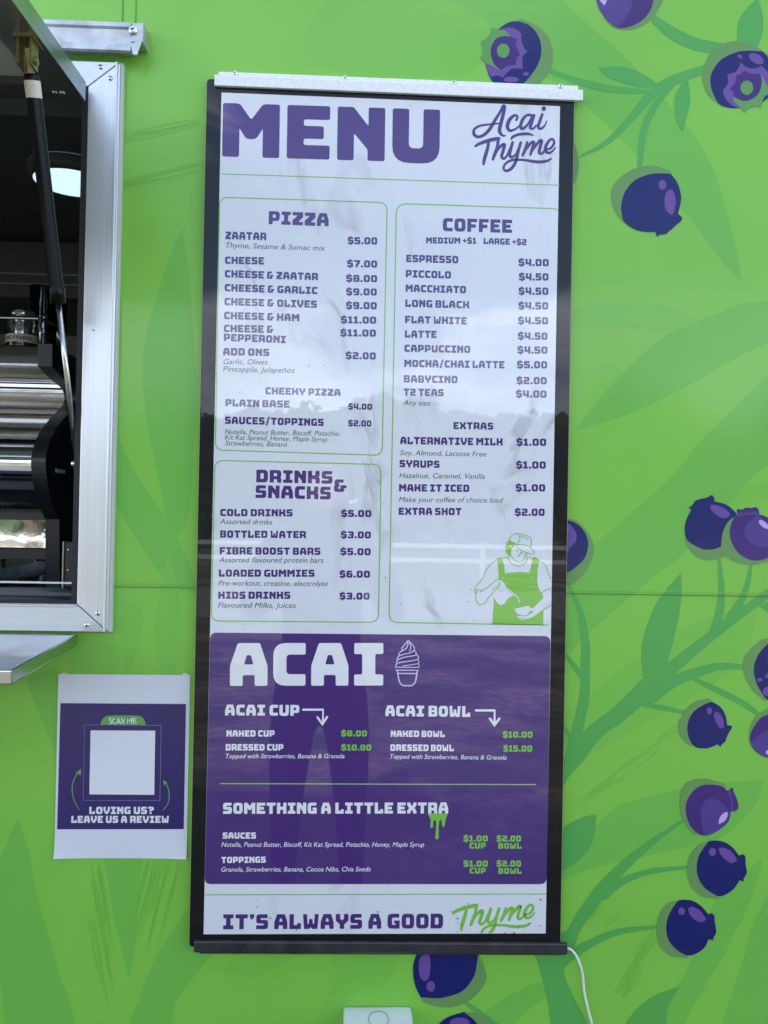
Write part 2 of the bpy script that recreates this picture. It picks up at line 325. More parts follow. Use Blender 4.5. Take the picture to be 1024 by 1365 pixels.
# ------------------------------------------------------------------ block lettering drawn from outlines
def O_(w, r=3): return [(0,0,r),(w,0,r),(w,10,r),(0,10,r)]
HB = [(3,2.5,.5),(5.3,2.5,.5),(5.3,4.1,.4),(3,4.1,.4)]
G = {
'A':(8.8,[(0,0),(3,0),(3,2.5),(5.8,2.5),(5.8,0),(8.8,0),(8.8,4.7),(7,10),(1.8,10),(0,4.7)],[[(3.3,5),(5.5,5),(4.9,7.2),(3.9,7.2)]]),
'B':(8.3,[(0,0),(8.3,0,2.2),(8.3,4.9,1.3),(7.4,5.2,.3),(8.1,5.6,.9),(8.1,10,2.2),(0,10)],[[(3,2.3,.1),(5.3,2.3,.5),(5.3,4.1,.5),(3,4.1,.1)],[(3,6,.1),(5.1,6,.5),(5.1,7.7,.5),(3,7.7,.1)]]),
'C':(7.6,[(0,0,3),(7.6,0),(7.6,2.7),(3.1,2.7,.9),(3.1,7.3,.9),(7.6,7.3),(7.6,10),(0,10,3)],[]),
'D':(8.5,[(0,0),(8.5,0,3),(8.5,10,3),(0,10)],[[(3,2.7,.1),(5.4,2.7,.8),(5.4,7.3,.8),(3,7.3,.1)]]),
'E':(7.7,[(0,0),(7.7,0),(7.7,2.6),(3,2.6),(3,3.8),(6.6,3.8),(6.6,6.2),(3,6.2),(3,7.4),(7.7,7.4),(7.7,10),(0,10)],[]),
'F':(7.6,[(0,0),(3,0),(3,3.2),(6.6,3.2),(6.6,5.8),(3,5.8),(3,7.4),(7.6,7.4),(7.6,10),(0,10)],[]),
'G':(8.3,[(0,0,3),(8.3,0),(8.3,5.5),(4.5,5.5),(4.5,3.5),(5.4,3.5,.1),(5.4,2.6,.1),(3.1,2.6,.8),(3.1,7.4,.8),(8,7.4),(8,10),(0,10,3)],[]),
'H':(8.7,[(0,0),(3,0),(3,3.6),(5.7,3.6),(5.7,0),(8.7,0),(8.7,10),(5.7,10),(5.7,6.4),(3,6.4),(3,10),(0,10)],[]),
'I':(6.9,[(0,0),(6.9,0),(6.9,2.6),(5,2.6),(5,7.4),(6.9,7.4),(6.9,10),(0,10),(0,7.4),(1.9,7.4),(1.9,2.6),(0,2.6)],[]),
'K':(8.8,[(0,0),(3,0),(3,3.4),(5.6,3.4,.7),(5.8,0),(8.8,0),(8.8,4,1.2),(8,5),(8.6,6.2,.6),(8.6,10),(5.6,10),(5.3,6.4,.6),(3,6.4),(3,10),(0,10)],[]),
'L':(7.8,[(0,0),(7.8,0),(7.8,4),(5.2,4),(5,2.6),(3,2.6),(3,10),(0,10)],[]),
'M':(10.2,[(0,0),(3,0),(3,5.4,.2),(4.2,3.4,.7),(6,3.4,.7),(7.2,5.4,.2),(7.2,0),(10.2,0),(10.2,10),(7.2,10,.6),(5.1,7,.4),(3,10,.6),(0,10)],[]),
'N':(8.6,[(0,0),(3,0),(3,5.1),(5.5,2.1),(5.5,0),(8.6,0),(8.6,10),(5.6,10),(5.6,6.5),(2.9,10),(0,10)],[]),
'O':(8.5,O_(8.5),[[(3,2.6,.8),(5.5,2.6,.8),(5.5,7.4,.8),(3,7.4,.8)]]),
'P':(8.2,[(0,0),(3,0),(3,2.6),(8.2,2.6,2.5),(8.2,10,2.5),(0,10)],[[(3,5,.1),(5.2,5,.5),(5.2,7.5,.5),(3,7.5,.1)]]),
'R':(8.5,[(0,0),(3,0),(3,2.7),(5.5,2.7),(5.5,0),(8.5,0),(8.5,3.5,.8),(7.9,4.2),(8.4,5,.8),(8.4,10,2.5),(0,10)],[[(3,5.1,.1),(5.3,5.1,.5),(5.3,7.5,.5),(3,7.5,.1)]]),
'S':(8,[(0,0),(8,0,2.2),(8,6.2,1.9),(3,6.2),(3,7.4),(7.6,7.4),(7.6,10),(0,10,2.2),(0,3.8,1.9),(5,3.8),(5,2.6),(0,2.6)],[]),
'T':(8.2,[(2.6,0),(5.6,0),(5.6,7.3),(8.2,7.3),(8.2,10),(0,10),(0,7.3),(2.6,7.3)],[]),
'U':(8.6,[(0,-.2,3.2),(8.6,-.2,3.2),(8.6,10),(5.6,10),(5.6,2.6,.9),(3,2.6,.9),(3,10),(0,10)],[]),
'V':(8.6,[(2.8,0),(5.8,0),(8.6,5),(8.6,10),(5.8,10),(5.8,6),(4.3,3.2),(2.8,6),(2.8,10),(0,10),(0,5)],[]),
'W':(10.6,[(0.8,0),(4.2,0),(5.3,1.3),(6.4,0),(9.8,0),(10.6,10),(7.9,10),(7.5,3.4),(6.7,3.4),(6.4,6.8),(4.2,6.8),(3.9,3.4),(3.1,3.4),(2.7,10),(0,10)],[]),
'X':(8.6,[(0,0),(3,0),(3,1.5),(4.3,3.3),(5.6,1.5),(5.6,0),(8.6,0),(8.6,2.4),(6.8,5),(8.6,7.6),(8.6,10),(5.6,10),(5.6,8.5),(4.3,6.7),(3,8.5),(3,10),(0,10),(0,7.6),(1.8,5),(0,2.4)],[]),
'Y':(8.6,[(2.8,0),(5.8,0),(5.8,3),(8.6,5.6),(8.6,10),(5.6,10),(5.6,7),(4.3,5.6),(3,7),(3,10),(0,10),(0,5.6),(2.8,3)],[]),
'Z':(7.9,[(0,0),(7.9,0),(7.9,2.6),(4.5,2.6),(7.9,6.2),(7.9,10),(0,10),(0,7.4),(3.8,7.4),(0,3.6)],[]),
'0':(8.3,O_(8.3),[[(3,2.6,.8),(5.3,2.6,.8),(5.3,7.4,.8),(3,7.4,.8)]]),
'1':(6,[(0,0),(6,0),(6,2.5),(4.6,2.5),(4.6,10),(1.6,10),(0,8.6),(0,6.4),(1.6,6.4),(1.6,2.5),(0,2.5)],[]),
'2':(8,[(0,0),(8,0),(8,2.6),(3,2.6),(3,3.8),(8,3.8,1.9),(8,10,2.2),(0.3,10),(0.3,7.4),(5,7.4),(5,6.2),(0,6.2,1.9)],[]),
'3':(8,[(0,0),(8,0,2),(8,10,2),(0.3,10),(0.3,7.4),(5,7.4),(5,6.2),(1.6,6.2),(1.6,3.8),(5,3.8),(5,2.6),(0,2.6)],[]),
'4':(8,[(5,0),(8,0),(8,10),(5,10),(5,5),(3,5),(3,10),(0,10),(0,2.4,.8),(5,2.4,.1)],[]),
'5':(8,[(0,0),(8,0,2.2),(8,6.4,1.9),(3,6.4),(3,7.4),(7.6,7.4),(7.6,10),(0,10),(0,3.9),(5,3.9),(5,2.6),(0,2.6)],[]),
'6':(8.2,[(0,0,2.2),(8.2,0,2.2),(8.2,6.4,1.5),(3,6.4),(3,7.5),(7.4,7.5),(7.4,10),(0,10,2.5)],[[(3,2.4,.3),(5.2,2.4,.3),(5.2,4.2,.3),(3,4.2,.3)]]),
'7':(8,[(2,0),(5,0),(5,2.6),(8,6),(8,10),(0,10),(0,7.3),(4.6,7.3),(2,3.6)],[]),
'8':(8.3,[(0,0,2.2),(8.3,0,2.2),(8.3,4.9,1.2),(7.8,5.2,.2),(8.1,5.6,.8),(8.1,10,2.2),(.2,10,2.2),(.2,5.6,.8),(.5,5.2,.2),(0,4.9,1.2)],[[(3,2.3,.3),(5.3,2.3,.3),(5.3,3.9,.3),(3,3.9,.3)],[(3.1,6.1,.3),(5.2,6.1,.3),(5.2,7.7,.3),(3.1,7.7,.3)]]),
'9':(8.2,[(.8,0),(8.2,0,2.5),(8.2,10,2.2),(0,10,2.2),(0,3.6,1.5),(5.2,3.6),(5.2,2.5),(.8,2.5)],[[(3,5.8,.3),(5.2,5.8,.3),(5.2,7.6,.3),(3,7.6,.3)]]),
'$':(8,[(0,.3),(2.8,.3),(2.8,-1.2),(5.2,-1.2),(5.2,.3),(8,.3,2),(8,6.2,1.9),(3,6.2),(3,7.2),(7.6,7.2),(7.6,9.7),(5.2,9.7),(5.2,11.2),(2.8,11.2),(2.8,9.7),(0,9.7,2),(0,3.8,1.9),(5,3.8),(5,2.8),(0,2.8)],[]),
'&':(9,[(0,0,2.2),(7.4,0,2),(7.4,3.1),(9,3.1),(9,5.4),(4.6,5.4),(4.6,2.5),(3,2.5),(3,4.1),(3.9,4.1),(3.9,6.2),(3.3,6.2),(3.3,7.5),(6.8,7.5),(6.8,10),(.3,10,2.2),(.3,5.8,.9),(.7,5.2,.2),(0,4.6,.9)],[]),
'+':(6.6,[(2.2,1.8),(4.4,1.8),(4.4,4),(6.6,4),(6.6,6),(4.4,6),(4.4,8.2),(2.2,8.2),(2.2,6),(0,6),(0,4),(2.2,4)],[]),
'.':(2.9,[(0,0),(2.9,0),(2.9,2.8),(0,2.8)],[]),
'/':(6,[(0,-1),(2.4,-1),(6,11),(3.6,11)],[]),
"'":(3,[(.3,6.5),(1.6,6.5),(3,8),(3,10),(0,10),(0,7.8),(.8,7.8)],[]),
'?':(7.8,[(2,3.4),(4.8,3.4),(4.8,4.6),(7.8,5.2,1.2),(7.8,10,2.2),(0,10),(0,7.5),(4.9,7.5),(4.9,6.8),(2,6.8)],[]),
}
def round_poly(pts, r0=0.35):
    out = []; N = len(pts)
    for i in range(N):
        p = pts[i]; r = p[2] if len(p) > 2 else r0
        a = Vector(pts[i-1][:2]) - Vector(p[:2]); b = Vector(pts[(i+1)%N][:2]) - Vector(p[:2]); c = Vector(p[:2])
        la, lb = a.length, b.length
        if r < 0.05 or la < 1e-6 or lb < 1e-6: out.append(tuple(c)); continue
        ra = min(r, la*0.49); rb = min(r, lb*0.49); r = min(ra, rb)
        A, B = c+a/la*r, c+b/lb*r; n = 2 if r < .6 else 5
        for j in range(n+1):
            t = j/n; out.append(tuple(A*(1-t)**2 + c*(2*t*(1-t)) + B*t*t))
    return out
GC = {}
def glyph(ch):
    if ch not in GC:
        w, o, hs = G[ch]; loops = [round_poly(o)] + [round_poly(h, .3) for h in hs]
        if ch == '?': loops2 = [round_poly([(2,0),(4.8,0),(4.8,2.4),(2,2.4)])]
        else: loops2 = None
        res = []
        for lp in ([loops] + ([loops2] if loops2 else [])):
            vs = [p for l in lp for p in l]; tri = tessellate_polygon([[Vector((x, y, 0)) for x, y in l] for l in lp]); res.append((vs, tri))
        GC[ch] = (w, res)
    return GC[ch]
def block_text(s, u0, v0, u1, v1, cap, m, parent, y, gap=1.35, space=4.2, name='lettering'):
    W = 0; pos = []
    for ch in s:
        if ch == ' ': W += space - gap; continue
        pos.append((ch, W)); W += glyph(ch)[0] + gap
    W -= gap
    A, B = P(u0, v0, y), P(u1, v1, y); ex = (B-A)/W; d = (B-A).normalized(); up = Vector((-d.z, 0, d.x))
    cw = (P(u0, v0-cap, y)-A).length/10; mb = MB()
    for ch, x0 in pos:
        for vs, tri in glyph(ch)[1]:
            V = [A + ex*(x0+x) + up*(q*cw) for x, q in vs]; fs = []
            for t in tri:
                n = (V[t[1]]-V[t[0]]).cross(V[t[2]]-V[t[0]]).y
                if abs(n) > 1e-15: fs.append(tuple(t) if n < 0 else tuple(reversed(t)))
            mb.add(V, fs)
    return mb.build(name, m, parent, fix=False)
def plain_text(s, u0, v0, u1, v1, cap, m, parent, y, shear=0.22, name='small_lettering', bold=0.0):
    cu = bpy.data.curves.new('t', 'FONT'); cu.body = s; cu.shear = shear; cu.size = 1; cu.resolution_u = 3; cu.offset = bold
    ob = bpy.data.objects.new('t', cu); COL.objects.link(ob)
    dg = bpy.context.evaluated_depsgraph_get(); me = bpy.data.meshes.new_from_object(ob.evaluated_get(dg)); bpy.data.objects.remove(ob)
    xs = [v.co.x for v in me.vertices]; x0, x1 = min(xs), max(xs)
    A, B = P(u0, v0, y), P(u1, v1, y); d = (B-A).normalized(); up = Vector((-d.z, 0, d.x)); k = (B-A).length/(x1-x0)
    ch = (P(u0, v0-cap, y)-A).length/0.72
    for v in me.vertices: c = v.co.copy(); v.co = A + d*((c.x-x0)*k) + up*(c.y*ch)
    bm = bmesh.new(); bm.from_mesh(me)
    bm.normal_update()
    bmesh.ops.reverse_faces(bm, faces=[f for f in bm.faces if f.normal.y > 0])
    bm.to_mesh(me); bm.free(); me.name = name; me.materials.clear()
    return link(name, me, parent, [m])
def screw(x, y, z, r, parent, name='screw'):
    mb = MB(); mb.lathe((x, y, z), [(r, 0), (r*0.95, -r*.25), (r*0.55, -r*.5), (r*0.3, -r*.55)], 14, 'y', 0)
    mb.lathe((x, y-r*.54, z), [(r*.33, 0), (0.0001, 0.0001)], 8, 'y', 1)
    return mb.build(name, [M_SCREW, M_INK], parent, smooth=True)

# ================================================================== the ground
def ground_mat():
    m = bpy.data.materials.new('dry_grass'); m.use_nodes = True; nt = m.node_tree; b = nt.nodes['Principled BSDF']; b.inputs['Roughness'].default_value = 0.9
    N = nt.nodes.new; K = nt.links.new; t = N('ShaderNodeTexCoord')
    n1 = N('ShaderNodeTexNoise'); n1.inputs['Scale'].default_value = 0.9; n1.inputs['Detail'].default_value = 10; n1.inputs['Roughness'].default_value = 0.65
    n2 = N('ShaderNodeTexNoise'); n2.inputs['Scale'].default_value = 9; n2.inputs['Detail'].default_value = 8; n2.inputs['Roughness'].default_value = 0.8
    for n in (n1, n2): K(t.outputs['Object'], n.inputs['Vector'])
    r = N('ShaderNodeValToRGB'); r.color_ramp.elements[0].position = 0.44; r.color_ramp.elements[0].color = (0.12,0.14,0.06,1); r.color_ramp.elements[1].position = 0.58; r.color_ramp.elements[1].color = (0.42,0.33,0.28,1)
    K(n1.outputs['Fac'], r.inputs['Fac'])
    mr = N('ShaderNodeMapRange'); mr.inputs[1].default_value = 0.3; mr.inputs[2].default_value = 0.7; mr.inputs[3].default_value = 0.15; mr.inputs[4].default_value = 1.9; K(n2.outputs['Fac'], mr.inputs[0])
    h = N('ShaderNodeHueSaturation'); K(r.outputs[0], h.inputs['Color']); K(mr.outputs[0], h.inputs['Value']); K(h.outputs[0], b.inputs['Base Color'])
    bp = N('ShaderNodeBump'); bp.inputs['Distance'].default_value = 0.05; K(n2.outputs['Fac'], bp.inputs['Height']); K(bp.outputs[0], b.inputs['Normal'])
    return m
g = MB(); g.add([(-400,-400,0),(400,-400,0),(400,400,0),(-400,400,0)], [(0,1,2,3)]); tag(g.build('ground', ground_mat(), fix=False), kind='structure')
g = MB(); pts = [(-60,-13.5),(-20,-11.6),(-6,-10.8),(4,-11.4),(20,-12.6),(60,-13),(60,-18.5),(20,-17.5),(4,-16.4),(-6,-15.6),(-20,-16.4),(-60,-18.5)]
g.add([(x,y,0.004) for x,y in pts], [(0,11,10,1),(1,10,9,2),(2,9,8,3),(3,8,7,4),(4,7,6,5)])
tag(g.build('gravel_track', mat('gravel', (0.34,0.31,0.27,1), rough=0.9, var=0.35, vscale=9, bump=0.5, bscale=40)), kind='structure')

# ================================================================== the food truck
truck = empty('food_truck', (0.3, 1.1, 0), 'bright green food truck with berry print wrap and open serving hatch', 'food truck')
WX0, WX1, WZ0, WZ1 = -2.6, 2.9, 0.42, 2.85
OX0, OX1, OZ0, OZ1 = -2.05, -0.436, 1.36, 2.186            # serving opening
SEAM = P(600, 788.6, 0).z
mb = MB()
mb.box((OX1, 0, SEAM), (WX1, 0.03, WZ1)); mb.box((OX0, 0, OZ1), (OX1, 0.03, WZ1)); mb.box((WX0, 0, SEAM), (OX0, 0.03, WZ1))
wall = mb.build('wall_panel', M_WALL, truck, fix=False)
mb = MB(); mb.box((WX0, 0, WZ0), (WX1, 0.03, OZ0)); mb.box((WX0,0,OZ0),(OX0,0.03,SEAM-0.0008)); mb.box((OX1, 0, OZ0), (WX1, 0.03, SEAM-0.0008))
wall2 = mb.build('wall_panel', M_WALL, truck, fix=False)
mb = MB(); mb.box((OX1+0.02, -0.0013, SEAM-0.0006), (WX1, -0.0005, SEAM+0.0001)); mb.build('seam_sealant', mat('sealant', (0.03,0.08,0.02,1), rough=0.6), wall2, fix=False)
mb = MB(); mb.box((OX1+0.02, -0.0016, SEAM+0.0045), (WX1, -0.0005, SEAM+0.0056)); mb.build('seam_ridge', M_WALL, wall2, fix=False)
# body shell
mb = MB(); mb.box((WX0, 2.25, WZ0), (WX1, 2.28, WZ1)); mb.box((WX0-0.03, 0, WZ0), (WX0, 2.28, WZ1)); mb.box((WX1, 0, WZ0), (WX1+0.03, 2.28, WZ1))
mb.box((WX0-0.03, -0.0, WZ1), (WX1+0.03, 2.28, WZ1+0.05)); mb.box((WX0, 0.03, WZ0), (WX1, 2.25, WZ0+0.08)); mb.build('body_shell', M_WALL, truck, fix=False)
for x in (-1.6, 1.9):
    w = MB(); w.lathe((x, 0.12, 0.34), [(0.2,0),(0.33,0.0),(0.345,0.05),(0.345,0.18),(0.33,0.22),(0.2,0.22)], 28, 'y'); wh = w.build('wheel', M_RUBBER, truck, smooth=True)
    w = MB(); w.lathe((x, 0.12, 0.34), [(0.0001,0.03),(0.08,0.02),(0.14,0.05),(0.2,0.01)], 28, 'y'); w.build('rim', M_STEEL, wh, smooth=True)
mb = MB(); mb.box((WX0+0.2, 0.4, 0.34), (WX1-0.2, 1.9, 0.42)); mb.build('chassis', M_RUBBER, truck)
# interior
mb = MB(); mb.box((WX0+0.01, 2.18, 0.5), (WX1-0.01, 2.245, 2.84)); mb.build('interior_back_wall', M_INT, truck, fix=False)
mb = MB(); mb.box((WX0+0.01, 0.035, 2.47), (WX1-0.01, 2.175, 2.5)); mb.build('interior_ceiling', M_INTD, truck, fix=False)
mb = MB(); mb.box((-0.425, 0.16, 0.5), (-0.40, 0.9, 2.46)); mb.build('interior_partition', M_INTD, truck, fix=False)
mb = MB(); mb.box((OX0, 0.035, 2.2), (OX1+0.01, 0.12, 2.465)); mb.build('header_beam', M_INTD, truck, bevel=0.004)
mb = MB(); mb.box((-2.3, 1.55, 2.26), (-0.43, 2.17, 2.46)); mb.build('overhead_locker', M_INTD, truck, bevel=0.01)
mb = MB()
for z in (2.335, 2.30): mb.box((-2.3, 1.535, z), (-0.43, 1.549, z+0.006))
mb.build('locker_trim', M_INT, truck, fix=False)
zt = P(60, 357, 2.15).z; zb = P(60, 376, 2.15).z
mb = MB(); mb.box((-2.5, 2.13, zb), (-0.43, 2.178, zt)); mb.build('wall_rail', M_INTL, truck, bevel=0.004)
for i in range(6):
    x1 = P(6, 400, 2.1).x + 0.52*(i-3); mb = MB(); mb.box((x1+0.008, 2.15, 1.2), (x1+0.512, 2.178, zb-0.03)); mb.build('wall_cupboard_door', M_INT, truck, bevel=0.004)
mb = MB(); mb.box((-2.2, 0.05, 1.30), (-0.45, 0.95, 1.352)); mb.build('counter', M_BLACK, truck, bevel=0.004)
mb = MB(); mb.box((-2.2, 0.9, 0.5), (-0.45, 0.93, 1.29)); mb.build('counter_front', M_INTD, truck)
c = P(101, 243, 0.98)
mb = MB(); mb.lathe((c.x-0.01, 0.98, 2.469), [(0.116, 0),(0.116,-0.02),(0.104,-0.038),(0.10,-0.03)], 32); lamp = mb.build('ceiling_light', M_INTD, truck, smooth=True)
mb = MB(); mb.lathe((c.x-0.01, 0.98, 2.469), [(0.102,-0.034),(0.07,-0.04),(0.0001,-0.041)], 32); mb.build('light_diffuser', M_LAMP, lamp, smooth=True)

# window frame: four mitred aluminium rails
def frame_rail(pts_outer, name, m):
    mb = MB(); mb.prism([(x, -0.015, z) for x, z in pts_outer], (0, 0.0145, 0)); return mb.build(name, m, truck, bevel=0.0012)
FX, FZ0, FZ1 = -0.389, 1.316, 2.227
IX, IZ0, IZ1 = -0.439, 1.360, 2.186
LX, LXi = -2.09, -2.05
rr = frame_rail([(FX,FZ0),(FX,FZ1),(IX,IZ1-0.0),(IX,IZ0)], 'frame_rail', M_ALU)
rb = frame_rail([(FX-0.0012,FZ0),(IX-0.0012,IZ0),(LXi,IZ0),(LX,FZ0)], 'frame_rail', M_ALUH)
rt = frame_rail([(FX-0.0012,FZ1),(LX,FZ1),(LXi,IZ1),(IX-0.0012,IZ1)], 'frame_rail', M_ALUH)
rl = frame_rail([(LX-.0012,FZ0),(LXi-.0012,IZ0),(LXi-.0012,IZ1),(LX-.0012,FZ1)], 'frame_rail', M_ALU)
mb = MB(); mb.box((FX-0.007, -0.0185, FZ0), (FX-0.0035, -0.0152, FZ1-0.001)); mb.build('raised_lip', M_ALU, rr, bevel=0.0008)
mb = MB(); mb.box((FX+0.0002, -0.012, FZ0), (FX+0.0035, -0.0005, FZ1)); mb.build('sealant_bead', mat('white_sealant', (0.55,0.58,0.55,1), rough=0.6, bump=0.5, bscale=60), rr)
mb = MB(); mb.box((LX, -0.019, IZ0-0.0045), (IX-0.001, -0.0152, IZ0-0.001)); mb.build('raised_lip', M_ALUH, rb, bevel=0.0008)
for (u, v, pr) in ((134, 89, rt), (147, 104, rr), (130.5, 817.5, rr), (115.5, 833, rb)):
    q = P(u, v, -0.0155); screw(q.x, -0.0151, q.z, 0.0042, pr)
q = P(124, 439.5, -0.0155); mb = MB(); mb.tube([(q.x-.002,-.0154,q.z),(q.x,-.0154,q.z+.0008),(q.x+.001,-.0154,q.z-.0015),(q.x+.003,-.0154,q.z-.001)], 0.0006, 6); mb.build('scuff_mark', M_INK, rr)
# inner seal and channel
mb = MB(); mb.box((IX-0.010, -0.012, IZ0), (IX-0.0005, 0.05, IZ1)); mb.box((LXi, -0.012, IZ0), (IX-0.0105, 0.05, IZ0+0.006)); mb.build('window_seal', M_RUBBER, truck, fix=False)
mb = MB(); mb.box((IX-0.0125, 0.005, IZ0+0.02), (IX-0.0105, 0.008, IZ1-0.02)); mb.box((LXi, 0.03, IZ0+0.028), (IX-0.013, 0.033, IZ0+0.031)); mb.build('seal_trim', M_ALU, truck, fix=False)
mb = MB(); mb.box((LXi, 0.052, IZ0-0.03), (IX-0.002, 0.14, IZ0+0.012)); mb.build('inner_sill', M_INTD, truck, bevel=0.002)

# drip rail above the window
gx = -0.349; zg0, zg1 = 2.230, 2.285
prof = [(0.0,zg1),(-0.010,zg1+.001),(-0.030,zg1-0.003),(-0.032,zg1-0.011),(-0.027,zg1-0.013),(-0.024,zg0+0.020),(-0.031,zg0+0.017),(-0.031,zg0+0.007),(-0.027,zg0+0.005),(-0.012,zg0+0.014),(0.0,zg0+0.014)]
mb = MB(); mb.prism([(gx-0.02, y, z) for y, z in prof], (-1.8, 0, 0)); dr = mb.build('drip_rail', M_GALV, truck)
prof2 = [(0.0,zg1+.0005),(-0.010,zg1+.0015),(-0.0305,zg1-0.0035),(-0.0325,zg1-0.02),(-0.0325,zg0+0.02),(-0.02,zg0+0.02),(0,zg0+.022)]
mb = MB(); mb.prism([(gx, y, z) for y, z in prof2], (-0.0195, 0, 0)); mb.build('end_cap', M_GALV, dr, bevel=0.0015)
a_, b_, c_ = P(188.5,50,-.033), P(173,58,-.033), P(181,73,-.033)
mb = MB(); mb.prism([(gx,-.0335,a_.z),(gx-.0195,-.0335,b_.z-.001),(gx-.015,-.0335,c_.z),(gx-.009,-.0335,c_.z)], (0,.0025,0)); mb.build('drip_tip', M_GALV, dr, bevel=0.0006)
q = P(177, 40, -0.034); screw(q.x, -0.0328, q.z, 0.0078, dr)

# open hatch, a folded steel lid seen from below
HX = -0.438; HY0, HY1 = -0.03, -0.98; sl_ = 0.06
def hz(y): return 2.155 + (y-HY0)*sl_
hatch_pts = lambda z0, z1: None
mb = MB()
def slab(mb, x0, x1, ya, yb, dz0, dz1, mi=0):
    v = [(x0,ya,hz(ya)+dz0),(x1,ya,hz(ya)+dz0),(x1,yb,hz(yb)+dz0),(x0,yb,hz(yb)+dz0),(x0,ya,hz(ya)+dz1),(x1,ya,hz(ya)+dz1),(x1,yb,hz(yb)+dz1),(x0,yb,hz(yb)+dz1)]
    mb.add(v, [(0,1,2,3),(4,7,6,5),(0,4,5,1),(1,5,6,2),(2,6,7,3),(3,7,4,0)], mi)
slab(mb, -2.06, HX-0.001, HY0-0.001, HY1+0.001, 0.012, 0.0295)
hatch = mb.build('hatch_lid', M_HATCH, truck)
for (x0,x1,ya,yb) in ((HX-0.055,HX,HY0,HY1),(-2.06,-2.005,HY0,HY1)):
    mb = MB(); slab(mb, x0, x1, ya, yb, 0.0, 0.0115); slab(mb, (x1-0.0025 if x1 == HX else x0), (x1 if x1 == HX else x0+0.0025), ya, yb, 0.0118, 0.0297); mb.build('edge_channel', M_HATCHE, hatch, fix=True)
for ya, yb2 in ((HY0, HY0-0.05), (HY1, HY1+0.05)):
    mb = MB(); slab(mb, -2.004, HX-0.056, ya, yb2, 0.0, 0.0115); mb.build('cross_channel', mat('hatch_dark', (0.10,0.11,0.11,1), rough=0.4, metal=0.6), hatch)
for u, v in ((73, 123), (83, 117.5)):
    q = P(u, v, -0.055); mb = MB(); mb.lathe((q.x, -0.055, hz(-0.055)), [(0.0045,0),(0.004,-0.0016),(0.0001,-0.002)], 12); mb.build('rivet', M_SCREW, hatch, smooth=True)

# gas strut
d = ray(37, 58); k = (2.14-CAM.z)/d.z; top = CAM + d*k; top.z = hz(top.y)-0.004
bot = P(103, 618, 0.012); bot = Vector((bot.x, 0.012, bot.z))
ax = (bot-top)
def along(t): return top + ax*t
# where the cylinder ends, seen at photo height v = 398
mb = MB(); mb.tube([along(0.062), along(0.068), along(0.535), along(0.537), along(0.575)], [0.0090,0.0104,0.0104,0.0116,0.0116], 18); strut = mb.build('gas_strut', mat('gloss_black', (0.004,0.004,0.004,1), rough=0.3, spec=0.2), truck, smooth=True)
mb = MB(); mb.tube([along(0.575), along(0.99)], 0.0042, 12); mb.build('strut_rod', M_STEEL, strut, smooth=True)
mb = MB(); mb.tube([along(0.01), along(0.062)], 0.0052, 4); mb.build('strut_fork', M_BRASS, strut)
mb = MB(); mb.tube([along(0.076), along(0.112)], 0.0108, 18, caps=False); mb.build('strut_sticker', M_STICK, strut, smooth=True)
mb = MB(); tx = ax.normalized().cross(Vector((0,1,0))).normalized()
for t, w_ in ((0.083, .9), (0.088, .6), (0.094, .9), (0.104, .5)):
    c0 = along(t) + Vector((0,-0.0111,0)); e = Vector((0.006*w_,0,0)); hgt = Vector((0,0,0.0008)); mb.add([c0-e,c0+e,c0+e+hgt,c0-e+hgt], [(0,1,2,3)])
mb.build('sticker_print', M_INK, strut, fix=False)
mb = MB()
for sx in (-0.0085, 0.0085):
    mb.box((top.x+sx-0.0014, top.y-0.012, top.z-0.034), (top.x+sx+0.0014, top.y+0.012, top.z+0.001))
mb.box((top.x-0.014, top.y-0.016, top.z+0.0005), (top.x+0.014, top.y+0.016, top.z+0.003)); mb.lathe((top.x+0.010, top.y, top.z-0.024), [(0.0055,0),(0.0055,0.004),(0.0001,0.0045)], 12, 'x')
mb.build('strut_bracket', M_BRASS, strut)
mb = MB(); mb.lathe((bot.x-0.004, bot.y, bot.z), [(0.0001,-0.006),(0.0055,-0.004),(0.0055,0.004),(0.0001,0.006)], 12, 'x'); mb.build('ball_joint', M_SCREW, strut, smooth=True)

# serving shelf
SX = -0.436; ys0, ys1 = -0.016, -0.262
mb = MB(); v = [(-2.05,ys0,1.3135),(SX,ys0,1.3135),(SX,ys1,1.3005),(-2.05,ys1,1.3005)]
mb.prism(v, (0,0,-0.019)); mb.build('serving_shelf', M_STEEL, truck, bevel=0.0022)

# faint panel joints above the rail
mb = MB()
for u, w_ in ((164, 0.0012), (181.5, 0.0008)):
    q = P(u, 10, 0); mb.box((q.x-w_/2, -0.0012, 2.272), (q.x+w_/2, -0.0003, WZ1))
mb.build('panel_joint', mat('joint_green', srgb(70,130,55), rough=0.5), wall, fix=False)

# ------------------------------------------------------------------ printed wrap: big tone-on-tone leaves
def on_wall(name, pts, m, y, tf=ID, parent=None, n=6):
    f = Flat(y); f.poly(pts, tf, n=n); return f.build(name, [m], parent or wall)
yl = [-0.00004]
def bigleaf(pts, m=M_LEAF):
    yl[0] -= 0.000008; on_wall('printed_leaf', pts, m, yl[0])
bigleaf([(640,-110),(766,16),(841,83),(920,174),(955,237),(983,339),(988,376,1),(960,345),(931,305),(895,262),(857,217),(809,166),(740,110),(600,20)])
bigleaf([(768,573,1),(800,530),(837,491),(880,452),(917,433),(955,418),(990,405),(1040,400),(1100,395),(1100,420),(1024,457),(980,478),(934,505),(890,528),(851,547),(810,562)])
bigleaf([(1100,440),(1024,500),(962,561),(930,592),(906,624),(880,650),(843,682),(795,723),(757,751),(700,800),(700,900),(757,872),(784,845),(865,775),(917,734),(960,690),(990,650),(1024,620),(1100,570)])
